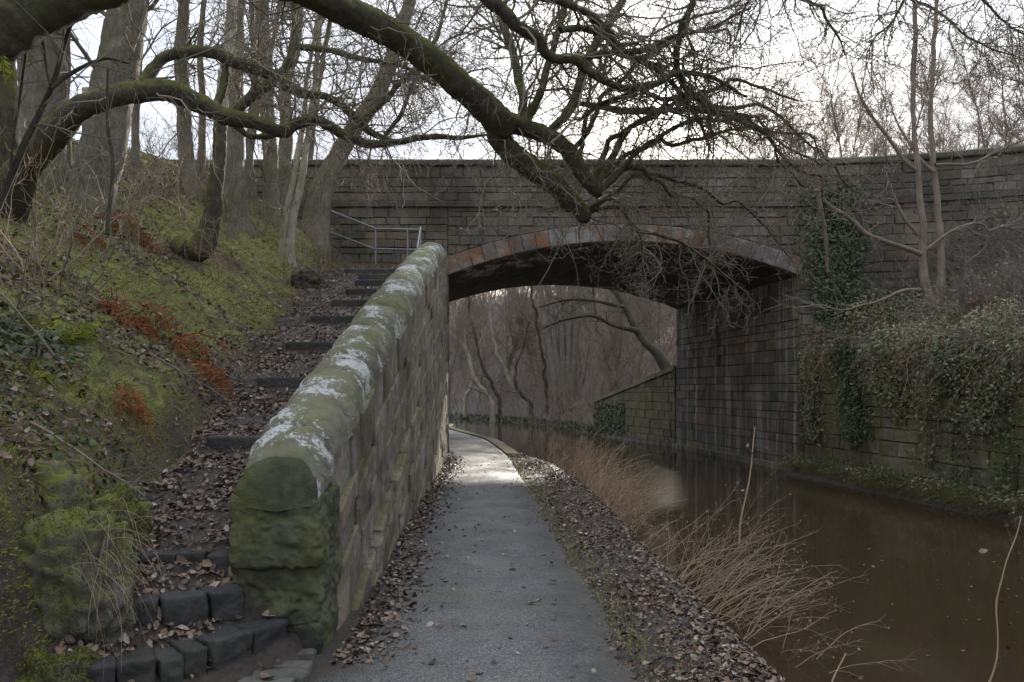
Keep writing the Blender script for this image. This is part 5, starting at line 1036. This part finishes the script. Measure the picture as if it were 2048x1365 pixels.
# ferns
def fern(base, n, L, up, mat, label, group, seed, droop=.10, direc=None, name='fern', w=.2):
    r = rgen(seed); o = thing(name, tuple(base), label, 'fern', group); K = 22
    for f in range(n):
        D = np.array([[*r.normal(0, .7, 2), up]]) if direc is None else np.array([np.array(direc) + r.normal(0, .35, 3)])
        ln = L * r.uniform(.6, 1.15); p, rad = grow(np.array([base]) + r.normal(0, .04, (1, 3)), D, np.array([ln]), np.array([.004]), K, .05, (0, 0, -droop), .3, r); p = p[0]; parts = [tubes([(p[None], rad, 4)])]
        T = nz(np.gradient(p, axis=0)); side = nz(np.cross(T, np.tile([0, 0, 1.], (K, 1)) + r.normal(0, .45, (K, 3)))); V, Tr, c = [], [], 0
        for k in range(3, K):
            u = k / (K - 1); l = ln * w * math.sin(min(1, (u - .08) * 1.25) * math.pi * .85 + .25) * r.uniform(.8, 1.1)
            for sg in (-1, 1):
                a = p[k]; cr_ = .45 if mat is M_RUST else .12; d = nz(side[k] * sg + T[k] * .45 + r.normal(0, cr_, 3)); l = l * r.uniform(.45, 1.1) if mat is M_RUST else l; e = a + d * l + np.array([0, 0, -.25 * l]); wv = T[k] * l * .16; m_ = (a + e) / 2 + np.array([0, 0, .03 * l])
                V += [a, m_ + wv, e, m_ - wv]; Tr += [(c, c + 1, c + 2), (c, c + 2, c + 3)]; c += 4
        parts.append((np.array(V), None, np.array(Tr))); v, q, t = cat_mesh(parts); mk('frond', v, q, t, mat, o)
    return o
FG = 'withered rust-coloured ferns on the bank'
for i, (x, y, n, L, lb) in enumerate(((222, 440, 9, .9, 'withered rust fern highest on the bank below the flared trunk'), (270, 480, 8, .8, 'withered rust fern just below the highest one'), (205, 610, 9, .9, 'rust fern spilling over the middle of the bank beside the green fern'), (275, 640, 8, .9, 'rust fern drooping down the mossy slope midway'),
                                     (345, 690, 8, .9, 'long rust fern hanging towards the stairs'), (395, 745, 6, .7, 'rust fern tip trailing to the stair edge'), (240, 790, 7, .6, 'dark rust fern low on the bank above the stairs'), (150, 480, 6, .6, 'rust fern among leaf litter near the massive trunk'))):
    b = hit(x, y); fern(b + [0, 0, .03], n + 5, L, .45, M_RUST, lb, FG, 300 + i, .13, (.75, -.45, .35), w=.15)
fern(hit(105, 690) + [0, 0, .02], 6, .62, 1.2, M_FERN, 'yellow-green fern standing upright on the bank', None, 320, .05)
fern(hit(75, 440) + [0, 0, .02], 5, .35, .8, M_FERN, 'small yellow fern at the foot of the massive trunk', None, 321, .08)
fern(hit(60, 760) + [0, 0, .02], 4, .35, .8, M_FERN, 'small green fern low on the leafy bank', None, 322, .08)
for i, (t_, lb) in enumerate(((52, 'epiphytic fern fringe on the underside of the great limb'),)): 
    fern(LA[20][:3] + [0, -.1, -.12], 6, .28, -.6, M_FERN, lb, None, 323 + i, .12)
# ivy patch on the bank
def leaf_cloud(name, C, n, size, mat, label, cat, seed, group=None, shape=IVYL, tilt=.55, stems=None, kind=None, stem_mat=None):
    r = rgen(seed); v, q, t = cards(np.asarray(C), np.asarray(n), r.uniform(*size, len(C)), shape, r, tilt=tilt)
    if stems is None: o = mk(name, v, q, t, mat); return tag(o, label, cat, group, kind)
    o = thing(name, tuple(np.mean(C, 0) * [1, 1, 0] + [0, 0, np.min(np.asarray(C)[:, 2])]), label, cat, group); mk('foliage', v, q, t, mat, o); v, q, t = tubes(stems); tag(mk('stem', v, q, t, stem_mat or M_TWIGDARK, o), kind='stuff'); return o
b = hit(25, 690); rr = rgen(70); X = b[0] + rr.normal(0, .28, 420); Y = b[1] + rr.normal(0, .28, 420); leaf_cloud('ivy', np.stack([X, Y, H(X, Y) + rr.uniform(.02, .16, 420)], -1), normals(X, Y), (.035, .075), M_IVY, 'glossy dark ivy patch on the leafy bank below the green fern', 'ivy', 71)
b = hit(120, 880); X = b[0] + rr.normal(0, .25, 90); Y = b[1] + rr.normal(0, .25, 90); leaf_cloud('ivy', np.stack([X, Y, H(X, Y) + rr.uniform(.02, .06, 90)], -1), normals(X, Y), (.04, .08), M_IVY, 'sparse ivy trail low on the bank above the boulders', 'ivy', 72)

# fallen sticks on the bank
SG = 'fallen sticks on the bank'
for i, (x, y, L, lb) in enumerate(((180, 600, 1.3, 'thin fallen stick slanting across the rust fern'), (430, 470, 1.6, 'long bare branch lying beside the hooked trunk base'), (520, 580, 1.4, 'fallen branch resting above the stair leaf litter'), (60, 860, .9, 'short stick lying on leaves above the boulders'), (300, 720, 1.0, 'fallen stick on moss above the stairs'), (120, 540, 1.2, 'fallen cane among leaves near the small yellow fern'))):
    b = hit(x, y); rr = rgen(400 + i); g = grow(np.array([b + [0, 0, .05]]), np.array([[.8, -.3, -.45]]) + rr.normal(0, .15, (1, 3)), np.array([L]), np.array([.011]), 12, .09, (0, 0, 0), .3, rr); g[0][0, :, 2] = np.maximum(H(g[0][0, :, 0], g[0][0, :, 1]) + .02, g[0][0, :, 2])
    v, q, t = tubes([(g[0], g[1], 6)] + twig_levels(g, [dict(n=5, t0=.3, ang=.7, absL=(.15, .5), rk=.5, wob=.2, K=6, S=4)], rr)); tag(mk('fallen_stick', v, q, t, M_TWIG), lb, 'stick', SG)
# stump by the stairs
sb = hit(612, 578); stump = thing('tree_stump', tuple(sb), 'dark cut tree stump beside the stairs with dead twigs', 'stump')
v, q = rblock(sb + [0, 0, .12], (.42, .36, .40), rnd=.35, noise=.12, n=18, seed=14, nscale=6); mk('trunk', v, q, mat=M_DARKP, parent=stump)
rr = rgen(77); P = np.tile(sb, (14, 1)) + rr.normal(0, .16, (14, 3)) * [1, 1, .2] + [0, 0, .25]; g = grow(P, np.tile([0, 0, 1.], (14, 1)) + rr.normal(0, .8, (14, 3)), rr.uniform(.2, .7, 14), np.full(14, .005), 7, .15, (0, 0, 0), .3, rr); v, q, t = tubes([(g[0], g[1], 4)]); mk('twigs', v, q, t, M_TWIGRED, stump)

# ---- reeds and dry stems on the verge
M_SEED = plain('grey_seed', (.15, .115, .09), (.24, .195, .155))
RG = 'dry stem clumps along the water edge'
for i, (x, y, n, L, lean, lb) in enumerate(((1105, 925, 110, 1.15, .35, 'dry reed clump nearest the arch on the verge'), (1165, 945, 190, 1.25, .45, 'dense dry reed clump second from the arch'), (1225, 975, 200, 1.15, .55, 'dense dry reed clump third from the arch'), (1265, 1000, 140, 1.1, .7, 'dry reed clump leaning over the water beyond the pale seed heads'),
                                          (1290, 1080, 45, .5, .3, 'short pale-tipped weed stems on the verge'), (1340, 1130, 22, .8, .3, 'few upright dead weed stems beside the leaning willowherb'), (1390, 1185, 70, 1.25, 1.3, 'tangle of pinkish dry stems leaning far over the brown water'), (1425, 1215, 60, 1.15, 1.2, 'second pinkish stem tangle leaning beside the first over the water'), (1480, 1290, 14, .9, 1.0, 'sparse bent stems at the verge edge closest to the path bend'))):
    bx, by_ = [(.9, 18.4), (1.4, 17.0), (1.62, 15.4), (1.72, 13.8), (1.6, 11.6), (1.74, 9.4), (1.78, 8.1), (1.80, 7.2), (1.85, 6.1)][i]; b = np.array([bx, by_, float(H(np.array([bx]), np.array([by_]))[0])])
    rr = rgen(500 + i); sy = [.5, .55, .6, .6, .5, .4, .22, .2, .25][i]; P = np.tile(b, (n, 1)) + np.stack([rr.normal(0, .16, n), rr.normal(0, sy, n), np.zeros(n)], -1); P[:, 2] = np.maximum(H(P[:, 0], P[:, 1]), WZ - .1) - .02
    D = np.tile([lean, .1, 1.], (n, 1)) + rr.normal(0, .42, (n, 3)); g = grow(P, D, rr.uniform(.35, 1.15, n) * L, rr.uniform(.0024, .005, n), 11, .11, (.01, 0, -.04), .35, rr)
    o = thing('dry_reed', tuple(b), lb, 'reeds', RG); v, q, t = tubes([(g[0], g[1], 4)]); tag(mk('stem', v, q, t, M_REED, o), kind='stuff')
    tw = twig_levels(g, [dict(n=4 if i < 4 else 7, t0=.45, ang=.6, absL=(.06, .22), rk=.6, rmin=.0018, wob=.18, K=5, S=3)], rr); tip = tw[0][0][:, -1]; sel = rr.random(len(tip)) < (.25 if i < 4 else .6)
    c = cards(tip[sel], np.tile([0, -1, .3], (sel.sum(), 1)), rr.uniform(.012, .035, sel.sum()), CURL, rr, tilt=1.0); v, q, t = cat_mesh([tubes(tw), c]); tag(mk('seed_head', v, q, t, M_REED if i < 6 else M_SEED, o), kind='stuff')
for i, (x, y, top, lb) in enumerate(((1955, 1420, [(1990, 1290), (2005, 1160), (2030, 1090), (2048, 1030)], 'tall dead nettle-like stalk rising from the near water edge'), (1655, 1400, [(1668, 1350), (1690, 1308)], 'single straight dead stalk at the water edge'), (1478, 1090, [(1490, 1010), (1503, 930), (1512, 855)], 'one long straight stem standing above the leaning tangle'))):
    Yd = [4.6, 5.3, 8.8][i]; C = limb([(x, y, 4)] + [(a, b_, 3.2 - k * .5) for k, (a, b_) in enumerate(top)], (Yd, Yd + .1), K=20); o = thing('dead_stalk', tuple(C[0, :3]), lb, 'stalk', 'single dead stalks by the water')
    v, q, t = limb_mesh([C], 6, .1); mk('stem', v, q, t, M_REED, o); tw = twig_levels(as_set([C], 20), [dict(n=6 if i != 1 else 2, t0=.2, ang=.9, absL=(.05, .2), rk=.6, wob=.15, K=5, S=3)], rgen(i)); rr = rgen(i + 5); tip = tw[0][0][:, -1]; c = cards(tip, np.tile([0, -1, .2], (len(tip), 1)), rr.uniform(.03, .06, len(tip)), CURL, rr, tilt=.8); v, q, t = cat_mesh([tubes(tw), c]); tag(mk('dry_leaf', v, q, t, M_LEAF, o), kind='stuff')

# ---- ivy and scrub of the far bank
IG = 'ivy and scrub on the far bank'
def ivy_on(mapf, pts2d, label, seed, size=(.05, .11), mat=M_IVY, thick=.14, nrm=None):
    rr = rgen(seed); C = np.array([mapf(a, b, .06 + abs(rr.normal(0, thick))) for a, b in pts2d]); n = np.tile(nrm, (len(C), 1)) + [0, 0, .35]
    k = 4; ii = rr.choice(len(C), k); g = grow(np.array([mapf(a, min(b for _, b in pts2d), .05) for a, b in [pts2d[j] for j in ii]]), np.tile([0, 0, 1.], (k, 1)), np.full(k, max(b for _, b in pts2d) - min(b for _, b in pts2d)), np.full(k, .008), 14, .05, (0, 0, .1), .4, rr)
    return leaf_cloud('climbing_ivy', C, n, size, mat, label, 'ivy', seed + 1, IG, stems=[(g[0], g[1], 4)], tilt=.5)
rr = rgen(90)
def blob(n, a0, b0, a1, b1, wa, seed, pw=.5):
    r = rgen(seed); t = r.random(n); w = wa * (1 + .8 * (fbm(np.stack([t * 3, 0 * t, 0 * t], -1), 1.5, 3, seed) - .5)); return [(float(a), float(b)) for a, b in zip(a0 + (a1 - a0) * t + r.normal(0, .45, n) * w, b0 + (b1 - b0) * t + r.normal(0, .10, n))]
fc = lambda px, py: ((px - 1024) * 19.9 / F, EYE + (HORIZON - py) * 19.9 / F)
a0, b0_ = fc(1655, 360); a1, b1_ = fc(1672, 690)
ivy_on(fmap, blob(5200, a0, b0_, a1, b1_, .75, 1), 'tall dark ivy column climbing the bridge beside the arch', 700, nrm=(0, -1, 0))
def wc(px, py):                                     # pixel -> (along, height) on the retaining wall
    lo, hi = 0.0, rl
    for _ in range(40):
        m_ = (lo + hi) / 2; P = wmap(m_, 0, 0); lo, hi = (m_, hi) if 1024 + P[0] * F / P[1] > px else (lo, m_)
    P = wmap(lo, 0, 0); return lo, EYE - (py - HORIZON) * P[1] / F
RNW = (rn[0], rn[1], 0)
for i, (x0, y0, x1, y1, w, n, lb, mt) in enumerate(((1690, 660, 1725, 880, .6, 2600, 'dark ivy curtain hanging down the retaining wall below the column', M_IVY), (1632, 700, 1640, 880, .5, 1100, 'thin ivy strand at the wall corner beside the abutment', M_IVY2), (1770, 640, 1790, 800, .7, 800, 'pale bramble leaves spilling over the wall beside the ivy curtain', M_IVY2),
                                             (1925, 680, 1930, 960, .45, 420, 'loose trailing creeper strand midway along the retaining wall', M_IVY), (2020, 690, 2030, 980, .5, 480, 'loose creeper strand farther along the retaining wall', M_IVY), (1860, 690, 1870, 930, .35, 300, 'sparse creeper strand under the two-stemmed tree', M_IVY2), (1800, 690, 1815, 830, .5, 700, 'short mixed creeper tongue under the bramble fringe', M_IVY2), (1975, 690, 1980, 860, .6, 800, 'broad creeper tongue between the two loose strands', M_IVY2), (1895, 690, 1900, 790, .5, 500, 'short creeper tongue below the bramble fringe end', M_IVY))):
    A_, B_ = wc(x0, y0); A2_, B2_ = wc(x1, y1); ivy_on(wmap, blob(n, A_, B_, A2_, B2_, w, 20 + i), lb, 720 + 3 * i, mat=mt, nrm=RNW, size=(.04, .09))
# bushes over the wall top
def bush(px, py, rx, rz, n, label, seed, mat, size=(.05, .1), depth=.8, stem=M_TWIGRED, Yd=None, name='scrub_bush', ns=60):
    rr = rgen(seed); b = hit(px, py) if Yd is None else pix(px, py, Yd); s = b[1] / F; p = rr.normal(0, 1, (n, 3)); p = p / np.linalg.norm(p, axis=1, keepdims=True) * (rr.random((n, 1)) ** .33)
    p *= (.55 + .9 * fbm(nz(p) * 1.7 + seed, 1.4, 3, seed))[:, None]
    p[:, 2] += .35 * (fbm(p * 2.2 + seed, 1.6, 3, seed + 3) - .5) * 2
    C = b + p * [rx * s, depth, rz * s] + [0, 0, rz * s * .3]; gz = H(C[:, 0], C[:, 1]); C[:, 2] = np.where(C[:, 2] < gz, gz + rr.uniform(0, .15, n), C[:, 2])
    P = np.tile(b, (ns, 1)) + rr.normal(0, .35, (ns, 3)) * [rx * s, depth, 0]; P[:, 2] = H(P[:, 0], P[:, 1]); g = grow(P, np.tile([0, -.2, 1.], (ns, 1)) + rr.normal(0, .6, (ns, 3)), rr.uniform(.7, 1.6, ns) * rz * s, np.full(ns, .0075), 9, .14, (0, 0, -.05), .3, rr)
    return leaf_cloud(name, C, nz(p + [0, -.4, .5]), size, mat, label, 'bush', seed + 1, IG, stems=[(g[0], g[1], 4)] + twig_levels(g, [dict(n=5, t0=.2, ang=.7, absL=(.15, .7), rk=.7, rmin=.004, wob=.2, K=5, S=3)], rr), stem_mat=stem)
bush(2010, 470, 110, 75, 1500, 'light green leafy bush against the wing wall', 800, M_IVY2, (.06, .13), depth=1.1, ns=90)
bush(1925, 500, 70, 40, 420, 'thin pale-leaved spray beside the light green bush', 801, M_IVY2, (.05, .12), depth=.9, ns=50)
bush(1790, 640, 110, 45, 1700, 'mixed bramble bush at the foot of the two-stemmed tree', 803, M_IVY2)
bush(1930, 640, 110, 70, 500, 'brown cane thicket with few leaves beyond the two-stemmed tree', 806, M_IVY2, ns=260)
bush(2030, 680, 110, 60, 1300, 'leafy green scrub overhanging the retaining wall', 809, M_IVY2)
bush(2000, 560, 120, 100, 500, 'twiggy brown thicket climbing the far slope', 812, M_IVY, ns=300)
bush(1900, 560, 90, 80, 400, 'dark twig thicket behind the two stems', 815, M_IVY, ns=240)
bush(1700, 600, 60, 40, 900, 'ivy bush crowding the bridge corner', 818, M_IVY)
bush(1850, 700, 120, 45, 2000, 'bramble fringe along the top of the retaining wall', 821, M_IVY2)
bush(1965, 730, 110, 50, 2000, 'bramble fringe farther along the wall top', 824, M_IVY)
bush(1800, 600, 110, 70, 200, 'brown cane tangle between ivy column and two-stemmed tree', 827, M_IVY2, ns=320)
bush(2040, 620, 90, 80, 300, 'pale cane tangle high over the creeper wall', 830, M_IVY2, ns=280)
for i, (x, y, lb) in enumerate(((1740, 655, 'rust bracken heap beside the ivy column'), (1705, 640, 'rust bracken behind the ivy corner'), (1880, 600, 'rust bracken at the fork of the two stems'), (1770, 690, 'rust bracken drooping over the wall beside the bramble leaves'), (1990, 640, 'rust bracken under the pale cane tangle'))):
    fern(hit(x, y) + [0, 0, .25], 14, .9, .5, M_RUST, lb, 'rust bracken on the far bank', 840 + i, .15, w=.14)
TG = 'dead bramble curtains over the retaining wall'
for i, (px, lb) in enumerate(((1665, 'dead bramble stems draped at the wall corner by the abutment'), (1760, 'dead bramble curtain beside the dark ivy curtain'), (1840, 'dead bramble curtain hanging under the two-stemmed tree'), (1910, 'dead bramble curtain past the two-stemmed tree'), (1985, 'dead bramble curtain around the broad creeper tongue'), (2050, 'dead bramble curtain farthest along the wall'))):
    A_, _b = wc(px, 800); rr = rgen(1000 + i); n = 42; tz = float(retain_top(wmap(A_, 0, 0)[1])); P = np.array([wmap(A_ + rr.normal(0, .55), tz + rr.uniform(0, .35), -rr.uniform(0, .35)) for _ in range(n)])
    D = np.tile(np.array(RNW) * .9 + [0, 0, .45], (n, 1)) + rr.normal(0, .8, (n, 3)); g = grow(P, D, rr.uniform(.4, 1.9, n), rr.uniform(.003, .006, n), 12, .26, (0, 0, -.17), .4, rr); g[0][:, :, :2] += np.array(RNW[:2]) * .04
    for k in range(12):                            # keep them outside the wall face
        dd = (g[0][:, k, :2] - r0) @ rn; low_ = (g[0][:, k, 2] < tz) & (dd < .08); g[0][low_, k, :2] += np.outer(.08 + rr.uniform(0, .12, low_.sum()) - dd[low_], rn)
    g[0][:, :, 2] = np.maximum(g[0][:, :, 2], WZ + .1)
    o = thing('dead_bramble', tuple(wmap(A_, tz, 0)), lb, 'bramble', TG); tag(mk('stem', *tubes([(g[0], g[1], 4)] + twig_levels(g, [dict(n=7, t0=.2, ang=.9, absL=(.1, .5), rk=.6, rmin=.0022, wob=.3, K=5, S=3)], rr)), M_TWIGRED if i % 2 else M_REED, o), kind='stuff')
    m_ = 700; C = g[0][rr.integers(0, n, m_), rr.integers(1, 11, m_)] + rr.normal(0, .11, (m_, 3)); v, q, t = cards(C, np.tile(np.array(RNW) + [0, 0, .4], (m_, 1)), rr.uniform(.03, .075, m_), LEAF, rr, tilt=.7); mk('foliage', v, q, t, M_LEAF if i % 3 == 0 else M_IVY2, o)
for i, (x, y, h, n, lb) in enumerate(((1775, 600, 330, 16, 'bare pale shrub screening the wing wall beside the ivy column'), (1930, 560, 300, 18, 'bare pale shrub screening the wing wall past the two stems'), (2010, 520, 300, 18, 'bare twiggy shrub against the far end of the wing wall'))):
    b = hit(x, y); hh = h * b[1] / F; rr = rgen(1040 + i); P = np.tile(b, (n, 1)) + rr.normal(0, .35, (n, 3)) * [1.6, 1, 0]; P[:, 2] = H(P[:, 0], P[:, 1]) - .05
    st = grow(P, np.tile([0, -.1, 1.], (n, 1)) + rr.normal(0, .3, (n, 3)), rr.uniform(.6, 1.15, n) * hh, rr.uniform(.007, .014, n), 12, .10, (0, 0, 0), .25, rr); v, q, t = tubes([(st[0], st[1], 5)] + twig_levels(st, [dict(n=10, t0=.15, ang=.7, absL=(.25, 1.0), rk=.55, rmin=.005, wob=.2, K=6, S=3), dict(n=5, t0=.1, ang=.8, absL=(.1, .4), rk=.7, rmin=.0038, wob=.25, K=4, S=3)], rr)); tag(mk('bare_shrub', v, q, t, M_TWIGRED), lb, 'shrub', 'bare shrubs before the wing wall')
# plants on the ledge at the water
LG = 'hanging plants on the ledge by the water'
for i, px in enumerate((1625, 1670, 1715, 1760, 1805, 1850, 1900, 1950, 2000, 2045)):
    A_, B_ = wc(px, 900); rr = rgen(860 + i); n = 240; base = wmap(A_, WZ + .22, .32); green = i % 3
    P = np.array([wmap(A_ + rr.normal(0, .28), WZ + .2 + rr.uniform(-.05, .06), rr.uniform(.1, .5)) for _ in range(n)]); D = np.tile(np.array(RNW) * .6 + [0, 0, .7], (n, 1)) + rr.normal(0, .4, (n, 3)); g = grow(P, D, rr.uniform(.2, .6, n), rr.uniform(.002, .004, n), 8, .08, (0, 0, -.2), .3, rr)
    o = thing('hanging_sedge', tuple(base), ['tuft of dry and green sedge drooping to the water', 'leafy green tuft drooping to the water', 'bramble-leaved tuft on the ledge by the water'][green] + [' by the abutment corner', ' under the ivy curtain', ' beside the brick-red stain', ' below the first creeper', ' under the two-stemmed tree', ' past the dark crack', ' below the sparse creeper', ' by the middle creeper strand', ' between the last two creepers', ' under the green scrub'][i], 'plant', LG)
    v, q, t = tubes([(g[0], g[1], 3)]); tag(mk('stem', v, q, t, M_GRASS if green != 1 else M_MOSSD, o), kind='stuff'); m_ = 260; C = P[rr.integers(0, n, m_)] + rr.normal(0, .10, (m_, 3)) + [0, 0, .10]; v, q, t = cards(C, np.tile(np.array(RNW) + [0, 0, .7], (m_, 1)), rr.uniform(.04, .09, m_), LEAF if green else IVYL, rr, tilt=.6); mk('foliage', v, q, t, M_IVY if green else M_IVY2, o)
# moss curtain and fringe beyond the arch
rr = rgen(95); n = 1500; P = np.array([qmap(rr.uniform(4.5, ql), rr.uniform(WZ + .1, 1.2), .05) for _ in range(n)]); P = P[P[:, 2] < 1.0]; C = P; leaf_cloud('ivy', C, np.tile([qn[0], qn[1], .5], (len(C), 1)), (.08, .16), M_IVY, 'straggling ivy over the end of the low wing wall', 'ivy', 901)
N = 2200; rr = rgen(96); k = rr.integers(4, len(RW) - 4, N); t_ = rr.random(N); P = RW[5:9]; s_ = rr.random(N) * 2.999; i_ = s_.astype(int); f_ = (s_ - i_)[:, None]; Q = P[i_] * (1 - f_) + P[np.minimum(i_ + 1, 3)] * f_ + rr.normal(0, .25, (N, 2))
blades(Q[:, 0], Q[:, 1], (.08, .3), (.02, .05), 'dark green fringe along the far water edge', M_IVY, 97, 'weeds', lean=.5, Z=np.full(N, WZ - .02) + rr.uniform(0, .3, N))
# floating leaves
N = 520; rr = rgen(98); Y = rr.uniform(4.6, 14, N); X = rr.uniform(2.4, 8.0, N); k = in_water(X, Y); litter('floating_leaves', X[k], Y[k], (.010, .045), 'few leaves and specks floating on the canal', 99, zadd=np.full(k.sum(), WZ), lift=(.003, .006), tilt=.04)
